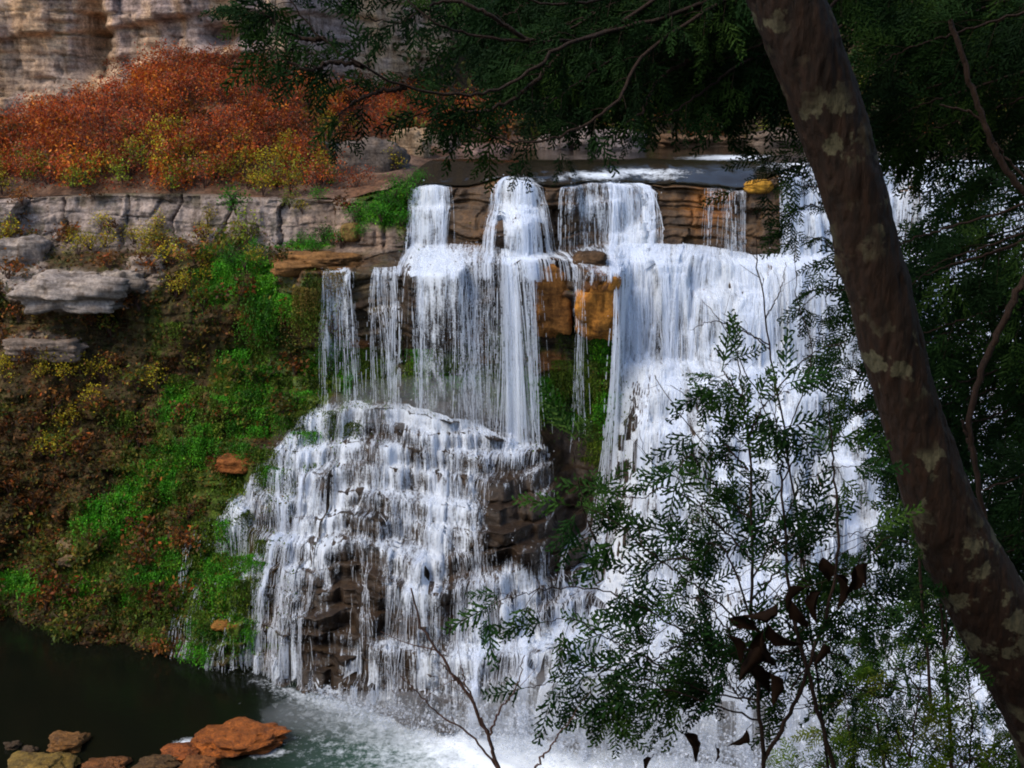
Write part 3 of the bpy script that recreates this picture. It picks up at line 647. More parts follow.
# droplets thrown up where the water strikes the pool
ns_ = 42000; g_ = 300 + 760 * rng.random(ns_) ** .75; xs_ = px_to_x(np.clip(g_, 0, 1024), 6) * .9
h_ = np.interp(g_, [300, 400, 520, 620, 1024], [.12, .22, .5, .85, 1.0]); fr_ = np.interp(xs_, TX, keyY[7]) + .35
Ps = np.stack([xs_ + rng.normal(0, .15, ns_), fr_ - np.abs(rng.normal(0, .8, ns_)) * (.5 + h_), .02 + rng.exponential(1, ns_) * h_ * (.4 + .8 * np.abs(vn(xs_ * 1.3, 0, 0, 77)))], -1)
a_ = rng.normal(0, 1, (ns_, 3)); a_ /= np.linalg.norm(a_, axis=1)[:, None]; b_ = np.cross(a_, rng.normal(0, 1, (ns_, 3))); b_ /= np.linalg.norm(b_, axis=1)[:, None]
sz_ = (.018 + .05 * rng.random(ns_) ** 3)[:, None]; mb = MB()
mb.add(np.stack([Ps - a_ * sz_, Ps - b_ * sz_, Ps + a_ * sz_, Ps + b_ * sz_], 1).reshape(-1, 3), np.arange(ns_ * 4).reshape(-1, 4))
tag(link('splash', mb.data('splash', [M_WATER], False)), 'white splash thrown up where the falls strike the pool', 'splash', kind='stuff')

# ------------------------------------------------------------------ spray hanging over the foot of the great fall
def mist(label, c, size, dens, seed):
    n, m_ = 28, 40; th = np.linspace(0, np.pi, n)[:, None]; ph = np.linspace(0, 2 * np.pi, m_)[None]
    d = np.stack([np.sin(th) * np.cos(ph), np.sin(th) * np.sin(ph), np.cos(th) + 0 * ph], -1)
    d = d * (1 + .35 * fbm(d[..., 0] * 1.6, d[..., 1] * 1.6, d[..., 2] * 1.6, seed, 4))[..., None] * np.array(size) / 2
    m, N, L, P = mat('spray_mist'); N.remove(P); pv = N.new('ShaderNodeVolumePrincipled')
    pv.inputs['Color'].default_value = (.95, .97, 1, 1); pv.inputs['Density'].default_value = dens; pv.inputs['Anisotropy'].default_value = .1
    L.new(pv.outputs[0], N['Material Output'].inputs['Volume'])
    tag(link('mist', mesh('mist', d, grid_faces(n, m_), [m]), None, tuple(c)), label, 'mist', kind='stuff')
mist('white spray drifting over the foot of the great white fall', at(720, 700, 31.5), (13, 6, 5.4), .06, 5)
mist('denser spray right at the foot of the great white fall', at(735, 735, 31), (10, 4.4, 3.2), .12, 15)
mist('white spray between the stepped cascade and the great white fall', at_z(575, 722, .9), (7.5, 3, 3.4), .16, 18)
mist('low splash along the foot of the stepped cascade', at_z(400, 718, .35), (9, 2.4, 1.7), .26, 8)
mist('thin spray above the top of the stepped cascade', at(430, 405, 42), (8, 2.6, 2.4), .10, 6)

# ------------------------------------------------------------------ boulders
def boulder(name, label, c, size, col, seed, cat='rock', rot=0.0, p=3.0, rough=.22, material=None):
    n, m = 40, 56
    th = np.linspace(0, np.pi, n)[:, None]; ph = np.linspace(0, 2 * np.pi, m)[None]
    d = np.stack([np.sin(th) * np.cos(ph), np.sin(th) * np.sin(ph), np.cos(th) + 0 * ph], -1)
    r = 1 / (np.abs(d) ** p).sum(-1) ** (1 / p)
    q = d * r[..., None]
    k = fbm(q[..., 0] * 1.4, q[..., 1] * 1.4, q[..., 2] * 1.4, seed, 4) * rough * 2.2 + fbm(q[..., 0] * 5, q[..., 1] * 5, q[..., 2] * 5, seed + 9, 4) * rough * .6 + rough * .2 * (rnd(np.floor(q[..., 0] * 2.3 + .7 * q[..., 2]), np.floor(q[..., 1] * 2.3), np.floor(q[..., 2] * 2.6 + .5 * q[..., 0]), seed) - .5)
    if p >= 5: k = k * .6 + .05 * np.floor(1 + 2.2 * vn(0, 0, q[..., 2] * 3.1 + .2 * vn(q[..., 0] * 2, q[..., 1], 0, seed), seed + 3)) * (np.abs(d[..., 2]) < .8) + .05 * np.sign(vn(q[..., 0] * 3, q[..., 1] * 2, np.floor(q[..., 2] * 2), seed + 4))
    q = q * (1 + k)[..., None] * np.asarray(size) / 2
    ca, sa = math.cos(rot), math.sin(rot); q = np.stack([q[..., 0] * ca - q[..., 1] * sa, q[..., 0] * sa + q[..., 1] * ca, q[..., 2]], -1)
    o = link(name, mesh(name, q, grid_faces(n, m), [material or M_ROCK], None, np.broadcast_to(col, (n * m, 3))), None, tuple(c))
    return tag(o, label, cat)
def pool_rock(px, py, wpx, hpx, col, label, seed, up=.1, rot=0, d=.75):
    c = at_z(px, py, up); s = c[1] / FPX * 1.08
    boulder('boulder', label, c, (wpx * s, wpx * s * d, hpx * s * 1.15), col, seed, rot=rot, material=M_STONE, p=3.0, rough=.34)
pool_rock(238, 739, 84, 15, (.36, .105, .018), 'long flat orange boulder lying in the pool, largest of the stones in the shallows', 1, .18, .1, .62)
pool_rock(66, 743, 34, 12, (.22, .10, .025), 'rounded brown stone standing alone in the dark water at lower left', 2, .1)
pool_rock(38, 769, 62, 13, (.24, .15, .03), 'broad yellowish brown boulder in the bottom left corner of the pool', 3, .15, .2)
pool_rock(182, 752, 34, 8, (.32, .09, .02), 'small flat reddish stone just left of the long orange boulder', 4, .08)
pool_rock(156, 764, 38, 9, (.13, .07, .025), 'olive brown stone half under water between two reddish stones', 5, .05)
pool_rock(200, 766, 34, 10, (.24, .085, .02), 'orange brown stone below the small flat reddish stone', 6, .05)
pool_rock(106, 768, 40, 10, (.20, .075, .02), 'low orange brown stone right of the broad yellowish boulder', 7, .05)
pool_rock(218, 752, 18, 9, (.16, .06, .02), 'little dark orange stone tucked against the long orange boulder', 8, .03)
pool_rock(12, 746, 14, 7, (.10, .06, .03), 'small brown stone nearest the left edge of the pool', 9, .05)
pool_rock(30, 751, 14, 7, (.10, .06, .03), 'tiny brown stone between the rounded stone and the left edge', 10, .04)
def wall_rock(px, py, wpx, hpx, depth, col, label, seed, push=.0, p=4, rough=.16, name='rock', rot=0, wet=False):
    c = on_cliff(px, py); s = c[1] / FPX
    c[1] += depth * .22 - push
    boulder(name, label, c, (wpx * s, depth, hpx * s), col, seed, rot=rot, p=p, rough=rough, material=M_WET if wet else M_ROCK)
wall_rock(598, 306, 42, 66, 1.3, (.26, .11, .018), 'tall orange rock standing between the thin trickle and the great white fall', 121, .1, 4, .2)
wall_rock(553, 302, 40, 68, 1.1, (.20, .085, .02), 'orange brown rock face left of the thin trickle', 122, -.1, 4.5, .2)
wall_rock(590, 262, 34, 20, 1.0, (.07, .04, .02), 'dark brown cap rock on top of the orange rocks', 29, .1, 3.5)
wall_rock(318, 265, 72, 18, 2.2, (.20, .095, .03), 'flat orange slab on the ledge between green plants and the left curtain', 23, .1, 4, .3)
wall_rock(752, 178, 28, 13, .8, (.34, .17, .02), 'small yellow orange rock perched on the lip beside the leaning trunk', 24, .3, 3)
wall_rock(76, 294, 100, 36, 2.4, (.25, .21, .185), 'pale grey slab jutting from the brown slope on the far left', 25, -.05, 8, .3)
wall_rock(125, 282, 40, 22, 1.5, (.25, .205, .17), 'smaller pale block beside the jutting grey slab', 26, .1, 6, .2)
wall_rock(352, 232, 20, 18, .8, (.16, .10, .03), 'round tan boulder at the foot of the bright fern bank', 27, .3, 2.5)
wall_rock(236, 463, 40, 16, 1.2, (.22, .075, .018), 'rusty ledge stone among moss left of the stepped cascade', 28, .3, 4)
wall_rock(222, 624, 22, 9, .7, (.22, .10, .02), 'small tan ledge above the pool behind the thin trickles', 30, .2, 4)
wall_rock(70, 545, 20, 16, .8, (.24, .17, .09), 'small tan stone showing in the mossy slope above the pool', 33, .25, 3.5)
wall_rock(68, 560, 16, 10, .7, (.22, .15, .08), 'lower tan stone below another in the mossy slope', 34, .25, 3.5)
wall_rock(18, 258, 54, 40, 1.8, (.22, .185, .165), 'grey block at the far left edge between the band and the jutting slab', 35, 0, 6, .2)
wall_rock(150, 268, 34, 22, 1.3, (.22, .17, .14), 'small grey tan block under the band right of the jutting slab', 36, .1, 6, .2)
wall_rock(45, 350, 70, 22, 1.4, (.17, .13, .105), 'low grey brown ledge below the jutting slab', 37, .1, 6, .2)
def bank_rock(px, py, Y, wpx, hpx, col, label, seed, p=3):
    c = at(px, py, Y); s = Y / FPX
    boulder('boulder', label, c, (wpx * s, wpx * s * .8, hpx * s), col, seed, p=p, rough=.2)
bank_rock(375, 168, 53, 66, 56, (.11, .085, .07), 'large grey brown boulder at the foot of the slope left of the river', 41)
bank_rock(325, 152, 55, 34, 20, (.13, .12, .11), 'grey rounded boulder among the autumn shrubs', 42, 2.5)
bank_rock(412, 152, 57, 34, 40, (.30, .20, .12), 'pale tan boulder on the left river bank', 43, 4)
bank_rock(478, 158, 60, 60, 26, (.17, .11, .095), 'pinkish brown flat boulder at the river edge above the central spout', 44, 4)
bank_rock(440, 150, 60, 40, 30, (.15, .11, .09), 'grey tan boulder between the pale tan and pinkish boulders', 45)
bank_rock(612, 146, 63, 62, 28, (.16, .13, .125), 'large pinkish grey boulder at the river edge right of centre', 46, 4)
bank_rock(555, 148, 64, 36, 22, (.14, .11, .10), 'brownish grey boulder left of the large pinkish grey one', 47)
bank_rock(572, 138, 66, 30, 24, (.20, .16, .14), 'pale boulder behind the river edge boulders', 48, 4)
bank_rock(425, 184, 48.5, 26, 9, (.07, .05, .035), 'dark wet rock at the river edge beside the fern bank', 51)
bank_rock(462, 180, 49.5, 38, 8, (.06, .045, .035), 'low dark rock in the river above the leftmost curtain', 52)
bank_rock(700, 145, 70, 80, 18, (.12, .07, .04), 'long low brown ledge on the far river bank', 49, 5)
bank_rock(780, 140, 70, 60, 22, (.10, .075, .06), 'dark boulder on the far bank left of the trunk', 50)

# ------------------------------------------------------------------ plants on the rock
def leaf_quads(P, size, col, jitter=.25, up=.25, aspect=.55, droop=None):
    """one bent-diamond leaf per point; col (n,3) or (3,)"""
    n = len(P); size = np.broadcast_to(size, (n,))[:, None]
    a = rng.normal(0, 1, (n, 3)); 
    if droop is not None: a = a * .45 + np.array(droop)
    a /= np.linalg.norm(a, axis=1)[:, None]
    nn = rng.normal(0, 1, (n, 3)) + np.array([0, -.6, up + .4]); b = np.cross(a, nn); b /= np.linalg.norm(b, axis=1)[:, None] + 1e-9
    Vv = np.stack([P - a * size * .5, P + b * size * aspect * .5 - a * size * .05, P + a * size * .5, P - b * size * aspect * .5 - a * size * .05], 1).reshape(-1, 3)
    c = np.broadcast_to(np.asarray(col, float), (n, 3)) * (1 + jitter * rng.normal(0, 1, (n, 1))).clip(.3, 2.2)
    return Vv, np.arange(4 * n).reshape(-1, 4), np.repeat(c, 4, 0)
def palette(n, cols, w=None):
    return np.array(cols, float)[rng.choice(len(cols), n, p=None if w is None else np.array(w) / sum(w))]
def shrub_mesh(name, n, cols, w=None, leaf=.09, clumps=9, height=1.0, spread=.5, stem=(.09, .05, .04), stems=6, sd=.15, asp=.55):
    mb = MB(); cc = rng.normal(0, 1, (clumps, 3)); cc /= np.linalg.norm(cc, axis=1)[:, None]
    cc = cc * (rng.random((clumps, 1)) ** .4) * np.array([spread, spread, height * .42]) + np.array([0, 0, height * .5])
    for k in range(stems):
        e = cc[k % clumps] + rng.normal(0, .05, 3); mb.tube(smooth_line([[0, 0, -.15], e * np.array([.4, .4, .5]), e, e + rng.normal(0, .12, 3) + [0, 0, .15]], 7), np.linspace(.018, .006, 7), 4, stem)
    P = cc[rng.integers(0, clumps, n)] + rng.normal(0, sd, (n, 3)); P[:, 2] = np.abs(P[:, 2])
    mb.add(*leaf_quads(P, leaf * (.6 + .8 * rng.random(n)), palette(n, cols, w), aspect=asp))
    return mb.data(name, [M_LEAF], False)
def tuft_mesh(name, cols, w=None, strands=46, length=1.0, leaf=.07):
    """plants hanging down a rock face: drooping leafy strands"""
    mb = MB()
    for k in range(strands):
        x0 = rng.normal(0, .33); L = length * (.4 + .8 * rng.random()); out = .12 + .22 * rng.random()
        t = np.linspace(0, 1, 14); P = np.stack([x0 + rng.normal(0, .05) * t, -out * np.sin(np.minimum(t * 2.2, 1.57)) - .02, .12 * np.sin(t * 3) - L * t ** 1.4], -1)
        q = np.repeat(P, 2, 0) + rng.normal(0, .035, (28, 3))
        mb.add(*leaf_quads(q, leaf * (.6 + .7 * rng.random(28)), palette(1, cols, w)[0], .25, droop=(0, -.3, -.7)))
    return mb.data(name, [M_LEAF], False)
RED = [(.36, .06, .012), (.25, .04, .016), (.42, .11, .015), (.15, .045, .025), (.24, .12, .06)]
kinds = {
 'red': [shrub_mesh('autumn_shrub', 560, RED, [5, 4, 3, 3, 2], .068, 8, .8, .62) for _ in range(5)],
 'orange': [shrub_mesh('autumn_shrub', 420, [(.42, .13, .012), (.36, .08, .012), (.30, .05, .012)], None, .085, 9, .8, .6) for _ in range(2)],
 'yellow': [shrub_mesh('yellow_shrub', 260, [(.42, .30, .012), (.30, .26, .02), (.20, .20, .02), (.30, .10, .02)], [4, 3, 2, 1], .09, 8, .9, .45) for _ in range(3)],
 'lime': [shrub_mesh('lime_shrub', 260, [(.16, .22, .015), (.24, .25, .02), (.09, .15, .01)], None, .09, 8, .95, .4) for _ in range(2)],
 'olive': [shrub_mesh('olive_shrub', 180, [(.09, .10, .012), (.15, .11, .014), (.05, .08, .01), (.20, .07, .012)], [4, 3, 3, 1], .14, 9, .7, .55) for _ in range(4)],
 'brown': [shrub_mesh('brown_shrub', 156, [(.14, .05, .012), (.20, .08, .014), (.07, .035, .012), (.28, .06, .012)], [4, 3, 3, 1], .14, 9, .7, .55) for _ in range(3)],
 'green': [shrub_mesh('green_shrub', 420, [(.03, .15, .008), (.05, .20, .008), (.02, .09, .006)], None, .075, 9, .7, .5) for _ in range(3)],
 'fern': [tuft_mesh('hanging_fern', [(.04, .20, .006), (.03, .14, .006), (.07, .24, .01)]) for _ in range(3)],
 'hang': [tuft_mesh('hanging_plant', [(.07, .13, .008), (.11, .14, .012), (.05, .09, .008)], None, 40, 1.2) for _ in range(3)],
 'straw': [tuft_mesh('hanging_plant', [(.16, .12, .02), (.12, .10, .015), (.20, .12, .03)], None, 34, 1.3) for _ in range(2)],
}
def put(kind, P, s, label, cat, group=None, rz=None, out=0):
    me = kinds[kind][rng.integers(len(kinds[kind]))]
    o = link(me.name.split('.')[0], me, None, (P[0], P[1] - out, P[2]))
    o.rotation_euler = (0, 0, rng.random() * 6.28 if rz is None else rz); o.scale = (s,) * 3
    return tag(o, label, cat, group)
def spots(n, weight, mind, source=V, gx=None, gy=None):
    """n points on a surface picked by a weight, kept apart"""
    w = weight.reshape(-1); w = w / w.sum(); idx = rng.choice(len(w), n * 6, p=w); out = []
    pts = source.reshape(-1, 3)[idx]
    for p in pts:
        if all(((p - q) ** 2).sum() > mind * mind for q in out[-160:]): out.append(p)
        if len(out) >= n: break
    return out
area = np.abs(np.gradient(GX, axis=0) * np.gradient(GY, axis=1)) * ((GX > -120) & (GX < 1100))
vis = area * (np.arange(NT)[None] >= kidx[1] - 4)
Sg, Sh_ = proj(SV); sarea = np.abs(np.gradient(Sg, axis=0) * np.gradient(Sh_, axis=1)) * (Sg > -150) * (Sg < 600) + 1e-6
# red thicket on the slope
wred = sarea * (1 - ss(300, 380, Sg) * ss(110, 150, Sh_)) * (1 - ss(178, 196, Sh_)) * (1 - .55 * ss(150, 175, Sh_))
for p in spots(250, wred, .55, SV):
    g, h = proj(p); oj = rng.random() < .22
    put('orange' if oj else ('brown' if rng.random() < .16 else 'red'), p, 1.25 + .7 * rng.random(), 'rust red autumn shrub in the dense thicket below the upper cliff', 'shrub', 'rust red shrubs massed on the slope', out=.1)
wye = sarea * (blob(Sg, Sh_, 240, 172, 90, 16) + .8 * blob(Sg, Sh_, 60, 178, 70, 12) + blob(Sg, Sh_, 160, 138, 22, 7) + .9 * blob(Sg, Sh_, 320, 120, 22, 26) + .8 * blob(Sg, Sh_, 300, 185, 40, 9))
for p in spots(66, wye, .5, SV):
    put('yellow' if rng.random() < .7 else 'lime', p, .9 + .5 * rng.random(), 'yellow leaved bush scattered along the lower edge of the red thicket', 'shrub', 'yellow bushes below the red thicket', out=.5)
P = on_cliff(238, 210); P[1] -= .3
put('green', P, 1.5, 'round green bush growing alone on the grey rock band', 'shrub')
P = on_cliff(250, 238); put('lime', P, 1.4, 'olive green bush directly below the round green bush on the grey band', 'shrub', out=.3)
P = on_cliff(320, 196); put('green', P, .8, 'small green bush on top of the band left of the fern bank', 'shrub', out=.2)
P = on_cliff(290, 205); put('lime', P, .9, 'yellow green bush on top of the brown blocks', 'shrub', out=.2)
# left slope
wl = vis * (1 - ss(290, 350, GX)) * ss(225, 262, GY) * (1 - ss(630, 660, GY - .1 * GX))
wl *= 1 - .9 * ss(.3, .6, blob(GX, GY, 75, 292, 60, 24)); 
bxl = np.interp(GY, [240, 390, 405, 530, 660], [330, 322, 312, 208, 192]); wl *= 1 - ss(bxl - 22, bxl - 4, GX)
lowr = ss(380, 470, GY + .3 * (GX - 100))
for p in spots(120, wl * (.6 + .5 * lowr) * (1 - .6 * np.clip(np.maximum(mossy, br), 0, 1)), .55):
    g, h = proj(p); k = rng.random()
    if k < .5: put('olive', p, .9 + .7 * rng.random(), 'low olive bush on the shady slope between the grey band and the pool', 'shrub', 'olive bushes on the shady slope', out=.15)
    else: put('brown', p, .9 + .6 * rng.random(), 'brown leaved bush on the shady slope between the grey band and the pool', 'shrub', 'brown bushes on the shady slope', out=.15)
for p in spots(34, vis * (blob(GX, GY, 110, 248, 110, 14) + .5 * blob(GX, GY, 190, 265, 30, 30) + .35 * blob(GX, GY, 70, 390, 90, 40)), .5):
    put('yellow', p, .75 + .5 * rng.random(), 'yellow and red bush along the ledge under the grey band', 'shrub', 'yellow bushes under the grey band', out=.15)
wg = vis * np.clip(br, 0, 1) ** 2 * (GX < 420)
for p in spots(85, wg, .45):
    put('fern', p, .8 + .6 * rng.random(), 'bright green fern clump hanging on the mossy ledges left of the falls', 'fern', 'bright fern clumps on the ledges', rz=rng.normal(0, .4), out=.05)
for p in spots(26, vis * (blob(GX, GY, 388, 208, 34, 12, -32) + blob(GX, GY, 305, 246, 28, 4) + blob(GX, GY, 235, 262, 30, 6)), .3):
    put('green', p, .7 + .4 * rng.random(), 'lush green plant on the ledge tops just left of the falls', 'plant', 'lush green plants on the ledge tops', out=.2)
wh = vis * (blob(GX, GY, 260, 395, 80, 55) + .7 * blob(GX, GY, 200, 560, 60, 60) + .7 * blob(GX, GY, 120, 590, 100, 40) + .8 * blob(GX, GY, 350, 372, 60, 18) + .5 * blob(GX, GY, 290, 300, 40, 30))
for p in spots(110, wh, .42):
    put('hang', p, .8 + .7 * rng.random(), 'dull green plant trailing down the wet rock left of the falls', 'plant', 'dull green trailing plants', rz=rng.normal(0, .4), out=.05)
for p in spots(44, vis * (.6 * blob(GX, GY, 345, 366, 40, 20) + blob(GX, GY, 590, 392, 22, 42) + .7 * blob(GX, GY, 535, 392, 30, 24) + .5 * blob(GX, GY, 455, 388, 45, 14)), .4):
    put('fern' if rng.random() < .35 else 'hang', p, .7 + .5 * rng.random(), 'green plant trailing in the recess under the middle ledge behind the water', 'plant', 'trailing plants behind the water', rz=rng.normal(0, .4))
for p in spots(14, vis * (blob(GX, GY, 300, 300, 12, 30) + blob(GX, GY, 325, 275, 10, 20) + .7 * blob(GX, GY, 100, 600, 20, 15)), .35):
    put('straw', p, .8 + .4 * rng.random(), 'straw coloured grass tuft hanging beside the mossy overhang', 'grass tuft', 'straw coloured hanging tufts', rz=rng.normal(0, .4), out=.1)
for p in spots(26, vis * bandm * (1 - ss(350, 380, GX)) * (.25 + ss(222, 245, GY)), .7):
    put(rng.choice(['brown', 'yellow', 'olive']), p, .6 + .5 * rng.random(), 'small brown or yellow bush growing from cracks of the grey rock band', 'shrub', 'bushes in the cracks of the grey band', out=.1)
# leaf litter and moss: uncountable cover
def cover(name, label, cat, n, weight, colour, size, src=V, nrm=.08, droop=None, jit=.06):
    w = weight.reshape(-1); idx = rng.choice(len(w), n, p=w / w.sum())
    P = src.reshape(-1, 3)[idx] + rng.normal(0, 1, (n, 3)) * np.array([jit, jit, min(jit, .25)]); P[:, 1] -= np.abs(rng.normal(0, nrm, n)); P[:, 2] += .03
    mb = MB(); mb.add(*leaf_quads(P, size * (.5 + rng.random(n)), colour(idx, n), .35, droop=droop))
    tag(link(name, mb.data(name, [M_LEAF], False)), label, cat, kind='stuff')
Cf = C.reshape(-1, 3)
cover('ground_cover', 'brown and olive leaf cover over the shady slope', 'ground cover', 34000, wl * (1 + lowr) * (1 - .75 * np.clip(np.maximum(mossy, br), 0, 1)), lambda i, n: .45 * Cf[i] + .6 * palette(n, [(.13, .055, .012), (.08, .075, .012), (.04, .06, .008), (.24, .07, .012), (.24, .17, .015)], [4, 4, 3, 2, 1.4]), .15)
cover('moss', 'bright green moss and liverwort on the wet ledges', 'moss', 38000, vis * np.clip(br, 0, 1) ** 2.2 * ss(.3, .6, br + .35 * nz2), lambda i, n: palette(n, [(.05, .21, .006), (.10, .27, .008), (.03, .14, .005)]), .09, droop=(0, -.3, -.5))
cover('hanging_moss', 'dull green moss hanging over the wet rock beside the falls', 'moss', 44000, vis * np.clip(mossy, 0, 1) ** 1.5 * ss(-.05, .3, nzv), lambda i, n: palette(n, [(.06, .11, .006), (.10, .13, .01), (.03, .07, .006), (.13, .08, .012)], [4, 3, 3, 1]), .09, droop=(0, -.2, -.8))
cover('leaf_litter', 'fallen red and brown leaves over the slope below the upper cliff', 'leaf litter', 30000, wred, lambda i, n: palette(n, RED + [(.30, .20, .03)], [5, 4, 3, 4, 3, 1]), .11, SV, .25)

# ------------------------------------------------------------------ woods beyond the river
def crown_mesh(name, n, cols, height, rad, conif):
    cl = 34; t = rng.random(cl); h = .18 + .8 * t
    rr = rad * ((1.05 - h) if conif else np.sqrt(np.clip(1 - (2 * (h - .55)) ** 2, .05, 1))) * (.35 + .65 * rng.random(cl) ** .5); a = rng.random(cl) * 6.28
    cc = np.stack([rr * np.cos(a), rr * np.sin(a), h * height], -1)
    k = rng.integers(0, cl, n); P = cc[k] + rng.normal(0, 1, (n, 3)) * np.array([.09, .09, .05]) * height
    mb = MB(); mb.add(*leaf_quads(P, .035 * height * (.6 + .8 * rng.random(n)), palette(cl, cols)[k]))
    return mb.data(name, [M_LEAF], False)
def trunk_mesh(h, r):
    mb = MB(); L = smooth_line([[0, 0, -1], [.1, 0, h * .3], [-.05, .1, h * .65], [.1, 0, h * .97]], 14); mb.tube(L, np.linspace(r, r * .15, 14), 7)
    for k in range(9):
        z0 = h * (.25 + .07 * k); a = k * 2.4; mb.tube(smooth_line([[0, 0, z0], [math.cos(a) * h * .1, math.sin(a) * h * .1, z0 + h * .04], [math.cos(a) * h * .2, math.sin(a) * h * .2, z0 + h * .06]], 6), np.linspace(r * .3, r * .08, 6), 4)
    return mb.data('trunk', [M_TWIG])
TK = trunk_mesh(12, .22)
CR = [crown_mesh('crown', 2600, [(.02, .045, .012), (.03, .06, .012), (.014, .03, .01)], 12, 2.8, True), crown_mesh('crown', 2600, [(.05, .085, .012), (.08, .10, .015), (.10, .07, .015)], 12, 4.2, False), crown_mesh('crown', 2600, [(.02, .04, .012), (.035, .05, .012)], 12, 4.4, False)]
LB = ['dark conifer in the woods beyond the river', 'yellow green tree in the woods beyond the river', 'dark leafy tree in the woods beyond the river']
GR = ['dark conifers beyond the river', 'yellow green trees beyond the river', 'dark leafy trees beyond the river']
def hill_z(x, y):
    i = np.argmin((HX - x) ** 2 + (HY - y) ** 2); return HZ.reshape(-1)[i]
for k in range(46):
    px, d = 380 + 700 * ((k * .618) % 1), (k % 4)
    x = (px - 512) / FPX * (82 + 8 * d); y = np.interp(x, hx, hy0) + 4 + 9 * d + 3 * rng.random(); q = int(rng.choice(3, p=[.4, .25, .35]))
    o = link('tree', None, None, (x, y, hill_z(x, y))); o.scale = (.7 + .5 * rng.random(),) * 3; o.rotation_euler = (0, 0, rng.random() * 6)
    tag(o, LB[q], 'tree', GR[q]); link('trunk', TK, o); link('crown', CR[q], o)
for k in range(40):
    px = 390 + 640 * rng.random(); x = (px - 512) / FPX * 72; y = np.interp(x, hx, hy0) + rng.random() * 4
    put(rng.choice(['olive', 'brown', 'lime']), (x, y, hill_z(x, y)), 1.4 + rng.random(), 'low bush on the bank just beyond the river', 'shrub', 'low bushes on the far river bank')
for k in range(7):
    put(['olive', 'green', 'brown'][k % 3], at(424 + 11 * k + 4 * rng.random(), 183 - 1.6 * k, 48.3 + .5 * k), .55 + .3 * rng.random(), 'small plant on the dark rock at the river edge above the leftmost curtain', 'plant', 'plants at the river edge above the leftmost curtain')
hw = np.ones(HX.shape) * (HY < 100) * (np.abs(HX) < 60)
cover('undergrowth', 'dark undergrowth over the bank beyond the river', 'undergrowth', 60000, hw, lambda i, n: palette(n, [(.03, .05, .012), (.05, .035, .015), (.08, .07, .015), (.02, .03, .01)]), .4, np.stack([HX, HY, HZ + .35], -1), .5, jit=.6)
for k in range(14):
    p = at(385 + 130 * rng.random(), 112 + 30 * rng.random(), 61); put(rng.choice(['brown', 'red', 'olive']), p, 1.6, 'brown and red bush behind the boulders at the left river bank', 'shrub', 'bushes behind the left bank boulders')

# ------------------------------------------------------------------ foreground trees
def spray_template(seed):
    """flat cedar frond: an axis with side branchlets that carry scale-leaf fingers"""
    r = np.random.default_rng(seed); Vs, Fs = [], []
    def strip(p, d, L, w):
        d = np.array([math.cos(d), math.sin(d)]); s = np.array([-d[1], d[0]]) * w / 2; k = len(Vs) 
        for q in (p - s * .7, p + s * .7, p + d * L * .55 + s, p + d * L, p + d * L * .55 - s): Vs.append([q[0], q[1], 0])
        Fs.append([k, k + 4, k + 2, k + 1]); Fs.append([k + 4, k + 3, k + 2, k + 2])
        return p + d * L
    n = 15
    strip(np.zeros(2), 0, 1.0, .022)
    for i in range(n):
        u = .10 + .86 * i / (n - 1) + r.normal(0, .012); sd_ = 1 if i % 2 else -1
        L = (.30 * (1 - u) ** .6 + .06) * (.8 + .4 * r.random()); a = sd_ * (.75 + r.normal(0, .1)); p = np.array([u, 0])
        strip(p, a, L, .042); d = np.array([math.cos(a), math.sin(a)])
        m = max(1, int(L / .08))
        for j in range(m):
            v = (j + .6) / m * L; s2 = 1 if j % 2 else -1
            strip(p + d * v, a + s2 * (.62 + r.normal(0, .1)), (.10 * (1 - v / L * .5)) * (.7 + .5 * r.random()),  .040)
    Vs = np.array(Vs); Fs = np.array(Fs)
    Vs[:, 2] = -.22 * Vs[:, 0] ** 2 - .30 * Vs[:, 1] ** 2 + .02 * r.normal(0, 1, len(Vs))
    return Vs, Fs
SPR = [spray_template(100 + k) for k in range(5)]
class Foliage:
    def __init__(s): s.mb = MB()
    def spray(s, p, d, n, L, col):
        d = d / (np.linalg.norm(d) + 1e-9); n = n - d * (n @ d); n /= np.linalg.norm(n) + 1e-9; b = np.cross(n, d)
        Vt, Ft = SPR[rng.integers(5)]
        s.mb.add(p + L * (Vt[:, :1] * d + Vt[:, 1:2] * b + Vt[:, 2:] * n), Ft, col)
NEED = [(.010, .030, .008), (.016, .042, .010), (.008, .022, .007), (.022, .052, .010), (.03, .065, .012)]
NEED2 = [(.016, .050, .012), (.026, .068, .014), (.012, .036, .010), (.035, .085, .016), (.05, .10, .018)]
